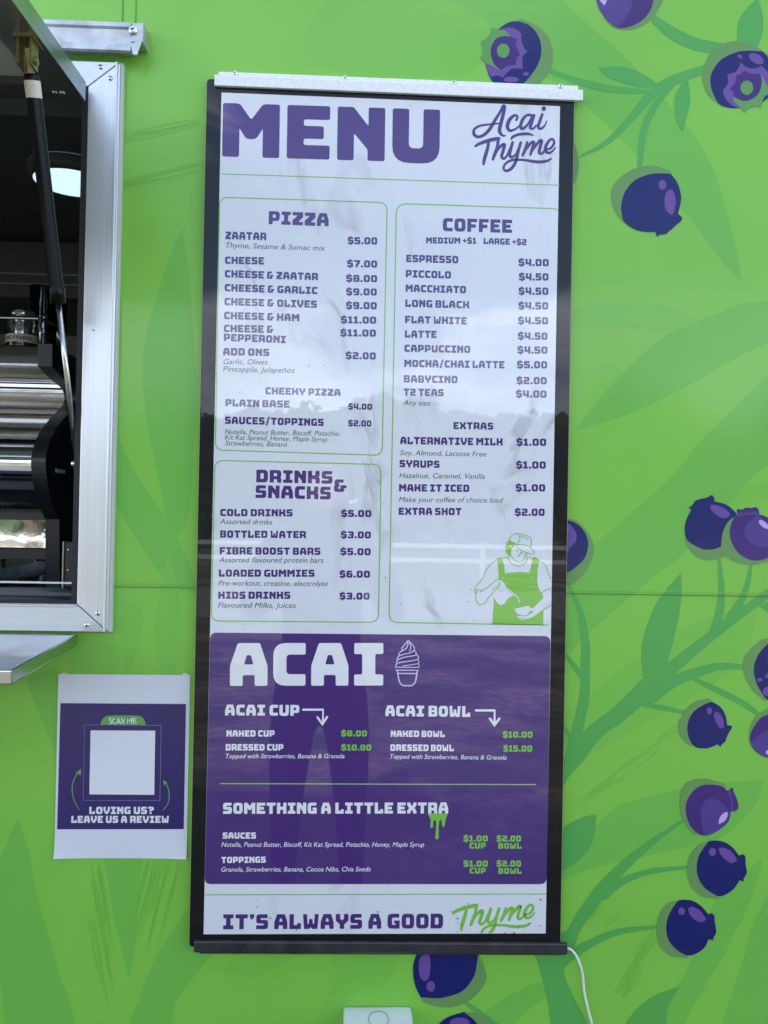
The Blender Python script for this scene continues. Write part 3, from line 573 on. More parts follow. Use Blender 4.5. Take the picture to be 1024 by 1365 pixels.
bigleaf([(757,950),(800,915),(854,873),(917,834),(1012,806,1),(990,881),(930,925),(860,965),(780,1010),(757,1020),(700,1000)], M_LEAF2)
bigleaf([(730,1180),(808,1087),(859,1063),(944,1046),(1019,1040,1),(1010,1068),(999,1084),(958,1118),(876,1138),(800,1155),(760,1169)])
bigleaf([(1018,1143,1),(990,1165),(958,1193),(938,1235),(924,1274),(905,1310),(869,1343),(830,1400),(890,1400),(925,1340),(944,1309),(965,1275),(978,1247),(995,1215),(1008,1180)])
bigleaf([(1060,1150),(1024,1193),(1003,1235),(992,1274),(978,1320),(960,1400),(1060,1400)])
bigleaf([(740,430),(780,408),(850,402),(900,412),(930,432),(880,440),(820,436),(770,440)], M_LEAF2)
bigleaf([(410,75),(420,20),(470,-20),(560,-10),(640,20),(660,60),(600,110),(500,110)], M_LEAF2)
bigleaf([(242,303,1),(225,345),(209,395),(196,440),(190,494),(196,560),(209,626),(229,725,1),(250,690),(258,600),(262,527),(258,450),(254,395),(250,350)])
bigleaf([(148,570),(165,600),(183,633),(205,668),(229,705),(250,745),(262,790),(220,770),(180,715),(148,652)])
bigleaf([(148,790),(170,800),(190,815),(185,860),(170,900),(160,850),(148,830)], M_LEAF2)
bigleaf([(216,900,1),(205,850),(212,800),(225,735,1),(238,790),(240,850),(232,900)], M_LEAF2)
bigleaf([(24,1089,1),(38,1135),(51,1200),(75,1285),(97,1375),(15,1375),(0,1310),(-30,1250),(-15,1180),(6,1130)])
bigleaf([(141,1140),(187,1140),(186,1170),(184,1206),(180,1255),(172,1305,1),(160,1257),(150,1215),(145,1180)])
bigleaf([(272,1180),(259,1200),(230,1240),(204,1285),(188,1325),(174,1375),(222,1375),(235,1335),(259,1302),(300,1250),(320,1220)])
bigleaf([(330,1275),(300,1300),(345,1300),(400,1275),(440,1266),(445,1290),(500,1320),(520,1272)], M_LEAF2)
bigleaf([(450,1300),(470,1280),(520,1272),(470,1330),(440,1375),(420,1375),(435,1330)], M_LEAF2)
bigleaf([(620,1375),(660,1340),(715,1310),(740,1320),(700,1350),(670,1375)], M_LEAF)
bigleaf([(37,905),(60,895),(78,900),(78,1010,1),(60,970),(47,940)], M_LEAF)
bigleaf([(100,850),(148,860),(160,880),(150,898),(120,897),(95,890)], M_LEAF2)
# thin brush strokes in the print
def strokes(lines, m, y, parent):
    f = Flat(y, -0.0000008)
    for a, b, w in lines:
        mx_, my_ = (a[0]+b[0])/2+random.uniform(-3,3), (a[1]+b[1])/2+random.uniform(-3,3)
        f.line([(a[0],a[1],w*0.3),(mx_,my_,w),(b[0],b[1],w*0.2)], w, n=4)
    tag(f.build('brush_marks', [m], parent), kind='stuff')
ls = []
for i in range(46):
    t = random.random(); x = 770+t*140+random.uniform(-6,6); y = 1075-t*108+random.uniform(-9,9)*(1-abs(t-.6)); L_ = random.uniform(8,26); ls.append(((x,y),(x+L_,y-L_*.6+random.uniform(-4,4)),random.uniform(.5,1.4)))
for i in range(34):
    t = random.random(); x = 822+t*60+random.uniform(-8,8); y = 1340-t*135; L_ = random.uniform(18,50); ls.append(((x,y),(x+L_*.5,y-L_*.8),random.uniform(.5,1.5)))
for i in range(16):
    x = 760+random.random()*70; y = 1215+random.random()*30; ls.append(((x,y),(x+30,y-22),random.uniform(.5,1.5)))
strokes(ls, M_LEAF2 if len(ls) > 80 else mat('vinyl_leaf_mid', srgb(114,186,71), rough=0.45, spec=0.3, coat=0.32, crough=0.1), -0.00030, wall2)
ls = []
for i in range(26):
    x = 195+random.random()*46; y = 1150; L_ = random.uniform(50,130); ls.append(((x,y),(x-L_*.25,y+L_),random.uniform(.6,1.5)))
for i in range(30):
    x = 118+random.random()*16; y = 1150+random.random()*90; L_ = random.uniform(40,110); ls.append(((x,y),(x+L_*.2,y+L_),random.uniform(.5,1.6)))
for i in range(12):
    x = 112+random.random()*40; y = 848; ls.append(((x,y),(x+random.uniform(-3,3),y+random.uniform(20,45)),random.uniform(.6,1.5)))
strokes(ls, M_LEAF2 if len(ls) > 80 else mat('vinyl_leaf_mid', srgb(114,186,71), rough=0.45, spec=0.3, coat=0.32, crough=0.1), -0.00030, wall2)
ls = []
for i in range(9):
    y = 168+random.random()*14; ls.append(((165,y+10),(268,y-14+random.uniform(-3,3)),random.uniform(.4,.8)))
for i in range(13):
    y = 232+random.random()*14; ls.append(((158,y+10),(266,y-16+random.uniform(-5,5)),random.uniform(.4,.9)))
for i in range(10):
    y = 658+random.random()*18; ls.append(((940,y+6),(1040,y-20),random.uniform(.5,1.5)))
strokes(ls, M_LEAF2, -0.00030, wall)

# ------------------------------------------------------------------ printed stems, small leaves
C7, C1, C2, C5 = T(620,0,2.535), T(740,640,3.606), T(740,900,2.937), T(500,1050,3.2)
ys = [-0.00036]
def stem(pts, tf, par=None):
    ys[0] -= 0.000006; f = Flat(ys[0]); f.line(pts, 10, tf); f.build('printed_stem', [M_STEM], par or wall)
def sleaf(pts, tf, m=M_STEM, par=None):
    ys[0] -= 0.000006; on_wall('printed_leaf', pts, m, ys[0], tf, par)
stem([(630,55,22),(700,110,40),(780,148,42),(870,165,38)], C7)
stem([(282,235,14),(370,270,22),(480,298,25),(590,308,16),(640,306,10)], C7)
stem([(830,228,30),(740,258,34),(680,285,38),(620,330,32),(560,400,26),(480,480,18),(390,528,7)], C7)
stem([(705,285,12),(640,360,22),(603,450,24),(590,575,17)], C7)
sleaf([(450,228,1),(540,225),(610,255),(665,292,1),(600,295),(520,275),(470,250)], C7)
sleaf([(752,262,1),(762,330),(748,400),(736,445,1),(714,405),(710,330),(738,275)], C7)
sleaf([(990,-5,1),(1005,40),(1007,100),(985,160),(940,170),(920,120),(930,60),(965,15)], C7)
stem([(30,1480,10),(50,1400,60),(95,1330,90),(160,1245,85),(230,1180,75),(300,1130,80),(400,1040,90),(470,975,95),(560,905,66),(700,790,50),(860,665,45),(1060,520,40)], C1, wall2)
stem([(440,1065,60),(560,975,55),(680,925,48),(800,895,36),(925,902,22)], C1, wall2)
stem([(670,955,18),(780,1010,28),(900,1070,28),(990,1135,20)], C1, wall2)
stem([(430,1082,20),(520,1095,26),(640,1122,16)], C1, wall2)
stem([(765,735,50),(795,620,38),(800,500,28),(788,370,13)], C1)
stem([(845,660,50),(900,570,34),(930,480,22),(943,395,12)], C1)
sleaf([(608,445,1),(608,560),(590,680),(562,800),(535,890),(480,1000,1),(430,970,1),(415,850),(430,740),(480,610),(540,520)], C1, par=wall2)
stem([(62,495,8),(120,630,28),(146,780,40),(146,900,44),(140,1050,48),(108,1200,54),(85,1320,70)], C1, wall2)
stem([(40,825,14),(90,890,24),(140,960,30)], C1, wall2)
stem([(35,1170,14),(80,1250,26)], C1, wall2)
sleaf([(980,605,1),(1024,585),(1080,590),(1060,620),(1024,632)], C1, par=wall2)
sleaf([(30,600),(100,560),(163,545,1),(150,640),(110,710),(30,765),(-20,760),(-20,640)], C2, par=wall2)
stem([(30,1120,50),(80,990,44),(140,900,52),(200,820,46),(300,720,36),(400,640,24),(505,568,12)], C2, wall2)
stem([(190,865,36),(260,810,30),(370,770,22),(530,752,12)], C2, wall2)
stem([(40,1110,44),(140,1050,32),(250,1005,24),(410,985,12)], C2, wall2)
sleaf([(680,690),(760,640),(820,610),(870,610),(840,690),(812,750),(808,800),(840,880),(912,1040),(770,1040),(735,900),(700,760)], C5, par=wall2)
sleaf([(280,1380),(330,1300),(400,1250),(490,1220,1),(460,1270),(440,1310),(420,1390)], C2, mat('vinyl_stem_light', srgb(86,165,72), rough=0.42, coat=0.5, crough=0.13), wall2)
stem([(370,905,14),(430,950,22),(520,1020,32)], C5, wall2)

# ------------------------------------------------------------------ printed berries, one flat print each
yb_ = [-0.00060]
BM = [M_BSH, M_NAVY, M_BPUR, M_BPUR2, M_BHI, M_BLIL, M_CALYX]
SH, NV, PU, PL, HI, LI, CA = range(7)
def berry(layers, tf, par=None):
    f = Flat(yb_[0], -0.00001)
    for mi, pts in layers: f.poly(pts, tf, mi, smooth=(len(pts) < 20 or any(len(p) > 2 for p in pts)), n=5)
    yb_[0] -= 0.00001; f.build('printed_berry', BM, par or wall)
A = T(630,15,8.533)
berry([(SH,[(500,110),(640,120),(780,200),(880,330),(917,500),(890,650),(790,800),(650,920),(450,920),(420,500)]),
 (NV,[(290,205,1),(400,130),(510,112),(650,160),(750,280),(785,430),(760,570),(700,680),(620,780),(500,880),(350,900),(220,790),(170,680),(145,590,1),(200,400)]),
 (HI,[(295,205,1),(400,185),(480,200),(550,250),(560,340),(590,420),(625,455,1),(580,500),(565,560),(572,655,1),(460,650),(390,700),(345,755,1),(290,730),(205,745,1),(170,660),(150,598,1),(200,400)]),
 (CA,[(218,180,1),(290,210),(380,225),(425,280,1),(400,450),(320,678,1),(230,620),(140,580),(85,530,1),(120,450),(90,345,1),(165,300),(205,240)]),
 (PU,[(425,285),(510,320,1),(495,390),(540,490,1),(500,540),(495,610,1),(400,620),(320,672,1),(240,590),(205,450),(250,330),(330,285)]),
 (CA,ell(350,447,72,82)),(HI,ell(608,712,34,22)),(HI,ell(440,775,85,32))], A)
A = T(780,0,8.533)
berry([(SH,[(140,0),(200,160),(300,290),(400,330),(540,330),(700,260),(810,140),(885,0),(920,-200),(700,-400),(300,-350)]),
 (PU,[(130,0),(170,110),(250,230),(340,300),(410,320),(520,300),(640,240),(730,140),(775,20),(785,-120),(700,-300),(450,-380),(220,-280),(130,-120)]),
 (PL,[(135,0),(175,110),(255,228),(345,296),(400,270),(450,220),(510,120),(545,0),(560,-150),(400,-280),(200,-200)]),
 (LI,[(170,0),(222,62,1),(245,10),(240,-60),(190,-60)])], A)
A = T(924,40,10.24)
berry([(SH,[(130,600),(160,480),(240,310),(380,195),(600,150),(800,190),(950,280),(1080,390),(1150,600),(900,900),(500,1040),(340,1000),(200,870),(140,720)]),
 (NV,[(235,700),(270,550),(400,390),(600,300),(760,280),(950,290,1),(1024,370),(1120,500),(1150,700),(1050,900),(850,1040),(650,1060),(500,1062),(360,1010),(270,860)]),
 (HI,[(655,440,1),(720,500),(830,525),(940,490,1),(1030,580),(1090,650,1),(1020,780,1),(900,950),(650,1060,1),(540,1030),(450,940),(410,840),(450,770),(480,700),(470,605,1),(590,560)]),
 (CA,[(920,580,1),(960,660),(1020,770),(1080,800),(1040,870,1),(970,920),(930,1055,1),(800,1045),(700,1132,1),(640,1050),(550,960,1),(555,905,1),(700,850)]),
 (PU,[(700,550,1),(760,580),(840,600),(920,585,1),(940,700),(905,850),(810,940),(690,968),(600,930),(555,910,1),(550,850),(495,810,1),(560,740),(585,680),(590,610,1),(650,600)]),
 (CA,ell(735,787,87,97)),(HI,ell(865,390,112,62,30)),(HI,ell(640,360,38,25,40))], A)
A = T(805,210,8.533)
berry([(SH,[(85,430),(110,320),(230,190),(390,110),(560,90),(700,130),(770,185),(700,500),(400,780),(240,740),(150,640),(100,540)]),
 (NV,[(765,185,1),(840,290),(880,430),(870,540),(845,637,1),(895,690),(860,740),(820,770),(770,820),(740,840),(710,870),(640,878),(608,905,1),(588,845,1),(480,845),(360,820),(235,735),(205,640),(200,540),(240,390),(350,260),(500,195),(640,178)]),
 (HI,ell(668,310,45,57)),(HI,[(765,365),(800,400),(818,500),(800,610),(770,657,1),(710,600),(692,520),(700,420),(730,375)])], A)
A = T(900,650,8.258)
berry([(SH,[(115,560),(160,670),(250,770),(370,800),(480,780),(560,740),(530,600),(300,500)]),
 (NV,[(150,210,1),(185,200),(225,145),(300,120),(350,110),(405,82),(435,120),(435,150,1),(560,185),(640,245),(685,295,1),(620,360),(545,470),(515,560),(508,650,1),(420,680),(320,680),(210,635),(125,565),(108,450),(130,340),(180,250,1)]),
 (HI,[(395,190,1),(470,195),(560,240),(605,300),(560,335),(500,325),(430,280),(392,230)])], A)
yb_[0] -= 0.00009
berry([(SH,[(690,310,1),(600,360),(530,480),(515,620),(550,740),(680,820),(840,850),(960,830),(1060,790),(1150,600),(1100,400),(900,330)]),
 (PU,[(690,300),(630,370),(600,500),(640,640),(720,740),(840,800),(960,795),(1060,740),(1140,600),(1130,450),(1060,350),(930,295),(800,290)]),
 (PL,[(760,480),(790,400),(850,350),(915,315),(1000,380),(1120,480),(1100,600),(1024,650),(900,640),(810,590)]),
 (PL,[(680,240,1),(700,235),(740,240),(780,220),(840,222),(890,215),(920,240),(925,270),(940,255,1),(920,305,1),(800,300),(690,325,1)]),
 (PU,[(680,240,1),(700,235),(740,240),(780,220),(840,222),(890,215),(920,240),(920,275,1),(880,262),(840,272),(800,265),(760,280),(720,270),(690,285,1)]),
 (LI,ell(978,405,68,30,40))], A)
A = T(740,640,3.606)
berry([(SH,[(50,190),(110,200),(170,270),(187,340),(160,420),(110,480),(55,510),(10,500),(-10,400),(-10,250)]),
 (NV,[(55,193),(110,213),(148,260),(160,310),(145,370),(110,410),(55,447),(10,440),(-10,300),(10,210)]),
 (HI,[(45,195),(95,240),(102,290),(72,325),(58,350),(30,320),(20,240)]),(SH,[(40,220),(64,226),(64,245),(50,255),(35,240)])], A)
A = T(944,840,7.58)
berry([(SH,[(607,85),(480,150),(380,260),(355,380),(390,500),(450,600),(540,680),(600,705),(800,600),(800,200)]),
 (NV,[(607,140),(520,230),(470,340),(465,440),(500,560),(560,660),(610,705),(750,700),(850,500),(800,200),(700,130)]),
 (HI,[(595,322),(640,310),(640,345)]),(HI,ell(525,503,28,19)),(HI,ell(605,620,52,48)),(HI,[(570,480,1),(610,425,1),(700,420),(700,500),(640,490)])], A, wall2)
berry([(SH,[(640,790),(500,860),(440,950),(420,1040),(440,1150),(700,1200),(800,900)]),
 (PU,[(607,858),(520,900),(450,1000),(423,1090),(440,1170),(500,1240),(600,1290),(750,1280),(850,1100),(750,880)]),
 (PL,[(607,1025),(520,1060),(440,1130),(470,1200),(600,1285),(750,1270),(800,1100)]),(LI,ell(612,1235,30,24))], A, wall2)
A = T(900,920,10.24)
berry([(SH,[(45,500),(60,420),(130,290),(240,180),(380,132),(490,152),(400,600),(250,765),(150,710),(70,610)]),
 (NV,[(500,155,1),(620,230),(690,350),(712,480,1),(760,485),(778,515),(735,580),(700,660),(690,700),(640,740),(622,778,1),(580,740,1),(480,785),(380,797),(275,775),(200,680),(168,540),(190,400),(260,290),(380,205)]),
 (HI,ell(470,282,37,48)),(HI,[(570,295),(630,340),(665,430),(668,520,1),(610,515),(560,440),(533,360),(545,305)])], A, wall2)
A = T(900,1030,7.8)
berry([(SH,[(50,300),(80,160),(150,90),(280,60),(400,80),(530,155),(400,400),(230,640),(130,560),(70,450)]),
 (PL,[(515,175,1),(560,185),(580,150,1),(580,178),(600,158),(612,200),(645,280),(660,350),(645,390),(620,395),(636,412,1),(590,400,1),(560,420),(500,300)]),
 (PU,[(110,400),(130,280),(200,180),(290,130),(390,125),(480,140),(530,180),(575,290),(580,400,1),(560,500),(480,580),(380,640),(300,655),(230,630),(150,540)]),
 (PU,[(575,178,1),(600,158),(612,200),(645,280),(660,350),(645,390),(625,392,1),(600,340),(605,290),(585,250),(588,215)]),
 (PL,[(270,480),(275,370),(320,290),(390,272),(470,300),(560,390),(570,440),(500,560),(400,630),(310,652,1),(285,580)]),
 (LI,[(540,410),(548,440),(520,500),(455,537,1),(460,480),(500,425)])], A, wall2)
berry([(SH,[(350,712,1),(250,750),(170,840),(130,960),(135,1090),(190,1210),(290,1290),(370,1305),(450,1288),(350,1000)]),
 (NV,[(350,712,1),(430,706),(520,725),(600,780),(665,862,1),(710,850),(732,880),(735,950),(745,1010),(745,1050),(715,1100),(718,1133,1),(670,1120,1),(620,1200),(550,1255),(465,1287),(380,1250),(300,1190),(240,1090),(225,970),(250,860),(300,780)]),
 (HI,ell(390,825,38,42)),(HI,[(460,790),(510,782),(590,825),(648,910,1),(600,938),(550,925),(490,870),(462,825)])], A, wall2)
A = T(860,1190,9.31)
berry([(SH,[(400,100,1),(300,130),(210,220),(155,380),(150,540),(200,680),(300,775),(420,800),(540,785),(400,500)]),
 (NV,[(410,98,1),(490,88),(600,105),(700,170),(785,268,1),(830,258),(862,290),(865,350),(880,430),(882,500),(850,560),(852,594,1),(790,580,1),(740,680),(650,750),(545,782),(450,750),(350,670),(280,560),(262,420),(290,290),(350,180)]),
 (HI,ell(455,230,42,48)),(HI,[(545,190),(600,178),(690,230),(762,335,1),(700,365),(640,350),(570,290),(540,230)])], A, wall2)
berry([(SH,[(435,700),(470,780),(465,840),(400,910),(300,938),(195,895),(300,750),(400,660)]),
 (NV,[(162,770),(175,718),(210,660),(300,620),(390,640),(435,700),(435,750),(420,810),(370,870),(280,898),(195,895,1),(170,840)]),
 (HI,[(188,745),(200,718),(230,715),(237,760),(230,810),(210,825),(190,800)]),(HI,ell(238,848,18,23))], C5, wall2)
berry([(SH,[(380,957,1),(440,965),(500,1000),(540,1060),(520,1150),(380,1150)]),
 (NV,[(265,1020),(310,980),(380,957,1),(430,1000),(460,1060),(450,1150),(280,1150),(250,1080)]),(HI,ell(362,1003,42,22))], C5, wall2)
sleaf([(360,465),(384,530),(381,590),(364,625),(330,600),(330,490)], C7, M_BSH)

# ================================================================== the menu board
BY = -0.012
board = empty('menu_board', tuple(P(510, 1262, 0)), 'tall black-edged menu sign board mounted on the green truck wall', 'menu board')
bz = [P(276.0,105.0,BY), P(765.8,120.0,BY), P(747,1262,BY), P(252.2,1262,BY)]
BTL, BTR, BBR, BBL = bz
rad = 0.006
mb = MB(); pts = []
cs = [(BTL,(1,-1)),(BTR,(-1,-1)),(BBR,(-1,1)),(BBL,(1,1))]
for i, (c, s) in enumerate(cs):
    cc = Vector((c.x+s[0]*rad, BY, c.z+s[1]*rad)); a0 = [math.pi, math.pi/2, 0, -math.pi/2][i]
    for j in range(5): a = a0 - j*math.pi/8; pts.append((cc.x+rad*math.cos(a), BY, cc.z+rad*math.sin(a)))
mb.prism(pts, (0, 0.0115, 0)); bezel = mb.build('black_border', M_BEZEL, board)
mb = MB(); q = [(x+(-1 if x < -0.05 else 1)*0.0011, 0, z) for x, _, z in pts]; mb.prism([(x, -0.0098, z) for x, _, z in q], (0, 0.0045, 0)); mb.build('edge_strip', mat('edge_strip', (0.55,0.45,0.28,1), rough=0.4), board)
yp = BY-0.0004
pq = [P(295.4,123.2,yp), P(746.7,141.4,yp), P(727.5,1244.4,yp), P(271.4,1245.5,yp)]
def sheet(name, quad, thick, m, par):
    mb = MB(); mb.prism([tuple(q) for q in quad], (0, thick, 0)); return mb.build(name, m, par)
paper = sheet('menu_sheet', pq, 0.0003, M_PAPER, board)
# purple panel with its rounded corners (right ones, lower ones)
def roundq(f, c, r, mi=0):                       # c: 4 px corners tl,tr,br,bl ; r px radius per corner
    out = []
    for i in range(4):
        p = Vector(c[i]); a = (Vector(c[i-1])-p).normalized(); b = (Vector(c[(i+1)%4])-p).normalized(); A_, B_ = p+a*r[i], p+b*r[i]
        for j in range(7): t = j/6; out.append(tuple(A_*(1-t)**2+p*(2*t*(1-t))+B_*t*t))
    return out
f = Flat(yp-0.00008); f.poly(roundq(f, [(280.2,843.2),(734.1,847.9),(728.7,1178.8),(273.0,1178.6)], [9,9,9,8]), smooth=False); f.build('purple_panel', [M_PPUR], paper)
yt = yp-0.00016
def outline(pts, w=1.5, m=M_PGREEN, closed=True):
    f = Flat(yt); f.line(pts, w, smooth=False, closed=closed, caps=False); f.build('green_outline', [m], paper)
outline(roundq(None, [(293,262.8),(516.2,270),(509.5,607),(287,599.8)], [11]*4))
outline(roundq(None, [(286.6,613.6),(508.2,619.2),(504.5,829.6),(281.6,827.8)], [12]*4))
cof = roundq(None, [(528.6,271.2),(754,278.5),(744,833.6),(518.6,829.6)], [14,18,18,13])
cofc = []
for p in cof:
    mx_ = 746.2 - (p[1]-141)*0.0174; cofc.append((min(p[0], mx_), p[1]))
i0 = max(i for i, p in enumerate(cof) if p[1] < 400 and p[0] < 746.0 - (p[1]-141)*0.0174); i1 = min(i for i, p in enumerate(cof) if p[1] > 700 and p[0] < 746.0-(p[1]-141)*0.0174)
outline(cofc[i1:]+cofc[:i0+1]+[cofc[i0+1]], closed=False)
outline([(295.2,231.6),(746,246.8)], 1.3, closed=False)
outline([(293,1044.6),(714.7,1046)], 1.3, mat('print_pale_green', srgb(150,190,120), rough=0.5, coat=1, crough=0.012, coat_ior=1.63), closed=False)
outline([(272.8,1193),(728.4,1191.8)], 1.3, closed=False)

D, E, GR, WH = 'D', 'E', M_PGREEN, M_PWHITE
H1 = [("MENU",296.2,208.4,585.9,217,71.5),("PIZZA",358.1,298.6,438.1,301.7,17.5),("ZAATAR",300.5,318.7,355,320.3,10.3),("$5.00",463.8,325.3,503,325.9,9.6),
("CHEESE",300,351.6,352,352.6,9.8),("$7.00",463,356.1,502.9,356.7,9.6),("CHEESE & ZAATAR",299.7,369.6,423.9,373.7,9.9),("$8.00",461.7,375.7,502.9,376.2,9.6),
("CHEESE & GARLIC",299.5,388.2,423.1,392.2,9.9),("$9.00",461.7,393.5,502.4,394,9.6),("CHEESE & OLIVES",299.2,406.7,422.4,410.5,9.9),("$9.00",461.5,411.8,502.4,412.3,9.6),
("CHEESE & HAM",298.7,425.2,399,428.3,9.9),("$11.00",454.6,430.8,501.6,431.6,9.6),("CHEESE &",298.4,442.5,364.5,443.8,9.9),("PEPPERONI",298.4,454.4,381,457.5,9.9),
("$11.00",453.9,448.3,501.3,448.8,9.6),("ADD ONS",297.4,473.5,358.9,474.7,9.9),("$2.00",461,478.6,501,479.3,9.6),("CHEEKY PIZZA",353.8,525.5,454,528,9.5),
("PLAIN BASE",300.5,541.5,386,543.6,9.7),("$4.00",464.3,545.8,496,546.4,8.3),("SAUCES/TOPPINGS",300,564.9,431.5,567.9,9.8),("$2.00",464.3,568.2,495.2,568.7,8.3),
("DRINKS",341.6,642.8,443.2,644.9,16.8),("SNACKS",340.6,663.6,440.9,665.9,17),("&",445.2,655.5,461.7,656,16.7),("COLD DRINKS",293.6,688,390,688.5,9.7),
("$5.00",454.9,689,495,689.3,9.4),("BOTTLED WATER",293.4,716.7,407.9,717.5,9.7),("$3.00",454.6,717.5,494.5,717.9,9.4),("FIBRE BOOST BARS",292.9,739,427.2,739.8,9.7),
("$5.00",453.9,739.8,494.2,740.3,9.4),("LOADED GUMMIES",291.8,768.8,419.3,769,9.7),("$6.00",452.8,770,493.2,770.2,9.4),("KIDS DRINKS",291,798.2,387,798.4,9.7),
("$3.00",452.8,799.2,492.7,799.5,9.4),("COFFEE",590.4,308,682.7,310.4,17.6),("MEDIUM +$1",568.2,324.4,635,324.9,8.2),("LARGE +$2",644.7,325.2,702,326.8,8.2),
("ESPRESSO",541.6,349.2,611,351,9.9),("$4.00",691.4,354.5,731.7,355,9.8),("PICCOLO",541,369.5,601.2,371.4,9.9),("$4.50",692,373.8,731.4,374,9.8),
("MACCHIATO",540.8,389,621.2,391,9.9),("$4.50",691.6,392.7,731.2,393,9.8),("LONG BLACK",540.3,409,625.7,411.2,9.9),("$4.50",691.4,412.3,731,412.6,9.8),
("FLAT WHITE",540,430.7,622.3,432.6,9.9),("$4.50",690.8,432,730.7,432.3,9.8),("LATTE",539.8,450,582.2,450.7,9.8),("$4.50",690.6,452.6,730,453,9.8),
("CAPPUCCINO",539.2,469,627,470.5,9.8),("$4.50",690,471.3,730,471.6,9.8),("MOCHA/CHAI LATTE",539,489.2,672.6,491.1,9.9),("$5.00",689.5,490.8,729.6,491.2,9.8),
("BABYCINO",538.5,509.8,610,510.9,9.9),("$2.00",689,512,729,512.4,9.8),("T2 TEAS",538.2,527.5,591.4,528.3,9.8),("$4.00",688,529.8,728.8,530.2,9.8),
("EXTRAS",604.6,572,657.6,572.8,9.5),("ALTERNATIVE MILK",533.7,592,670.3,594,9.9),("$1.00",688.7,594.2,728.3,594.4,9.8),("SYRUPS",532.7,622.7,586,623.8,9.7),
("$1.00",688.2,624.6,727.8,624.8,9.8),("MAKE IT ICED",532,655,625.7,655.7,9.7),("$1.00",687.7,655,727,655.2,9.7),("EXTRA SHOT",531.6,686.3,615.2,686.8,9.7),("$2.00",686.6,687.6,726.2,687.8,9.8),
("IT'S ALWAYS A GOOD",297.4,1239,590.6,1237.8,20)]
for t in H1: block_text(*t, M_PPUR, paper, yt)
H2 = [("ACAI",306.5,914.3,510.9,913.8,57),("ACAI CUP",300,953.7,399,954.2,14.5),("NAKED CUP",301.9,981.9,366,982,8.4),("DRESSED CUP",300.9,1000.4,377.6,1000.6,8.6),
("ACAI BOWL",513.7,954.7,627,955.8,14.5),("NAKED BOWL",521,982.3,593,982.6,8.4),("DRESSED BOWL",520.5,1000.9,605,1001.4,8.6),("SOMETHING A LITTLE EXTRA",297.4,1085,597.5,1084.4,14.8),
("SAUCES",296.9,1118,341.2,1118,8.2),("TOPPINGS",295.2,1150.6,354.3,1150.1,8.2)]
for t in H2: block_text(*t, WH, paper, yt)
H3 = [("$8.00",455,981.6,489.3,981.8,8),("$10.00",455,1000.4,495,1000.6,8),("$10.00",670.4,983.4,710,983.6,8.4),("$15.00",671.2,1002,709.5,1002.2,8.4)]
for r0 in (0, 33.4):
    H3 += [("$1.00",618,1122+r0,650.3,1122+r0,8.2),("CUP",626,1131.2+r0,647.5,1131.2+r0,7.8),("$2.00",662.2,1122+r0,694.7,1122+r0,8.2),("BOWL",664.4,1131.5+r0,695.3,1131.5+r0,7.8)]
for t in H3: block_text(*t, GR, paper, yt)
S1 = [("Thyme, Sesame & Sumac mix",301,330,433.8,334,7.4),("Garlic, Olives",298,485.4,357,485.9,7.4),("Pineapple, Jalapeños",297.4,495,393,497,7.4),
("Nutella, Peanut Butter, Biscoff, Pistachio",300,578.4,452,581,6.8),("Kit Kat Spread, Honey, Maple Syrup",299.7,585.9,436.3,588.8,6.8),("Strawberries, Banana",300,593.6,382.5,595.4,6.8),
("Assorted drinks",293.1,698.4,363.2,699.2,7.2),("Assorted flavoured protein bars",292,749.5,431.5,750.2,7.4),("Pre-workout, creatine, electrolyte",291.3,780.5,437,781.2,7.2),
("Flavoured Milks, Juices",290.6,810,394.4,810.4,7.4),("Any size",537.7,540,573.5,540.7,7.4),("Soy, Almond, Lactose Free",533.2,606.7,648.4,608.5,7.2),
("Hazelnut, Caramel, Vanilla",532.4,637,646.3,638.3,7.2),("Make your coffee of choice Iced",531.9,669,670.8,670.2,7.2)]
for t in S1: plain_text(*t, M_PGREY, paper, yt)
S2 = [("Topped with Strawberries, Banana & Granola",300.9,1010.8,459.3,1010.8,6.2),("Topped with Strawberries, Banana & Granola",520,1011.3,675.3,1012.7,6.2),
("Nutella, Peanut Butter, Biscoff, Kit Kat Spread, Pistachio, Honey, Maple Syrup",295.2,1128.8,565.6,1128.8,6.4),("Granola, Strawberries, Banana, Cocoa Nibs, Chia Seeds",295,1162,494.3,1161.6,6.4)]
for t in S2: plain_text(*t, WH, paper, yt, bold=0.004)
# bent arrows beside the acai headings
for ox in ((T(260,830,3.938), [(568,457),(672,457),(672,528)], [(643,497),(669,533),(694,495)]), (T(500,830,3.657), [(492,428),(583,428),(583,494)], [(560,468),(583,500),(606,468)])):
    f = Flat(yt); f.line(ox[1], 11, ox[0], smooth=False); f.line(ox[2], 11, ox[0], smooth=False); f.build('arrow', [WH], paper)
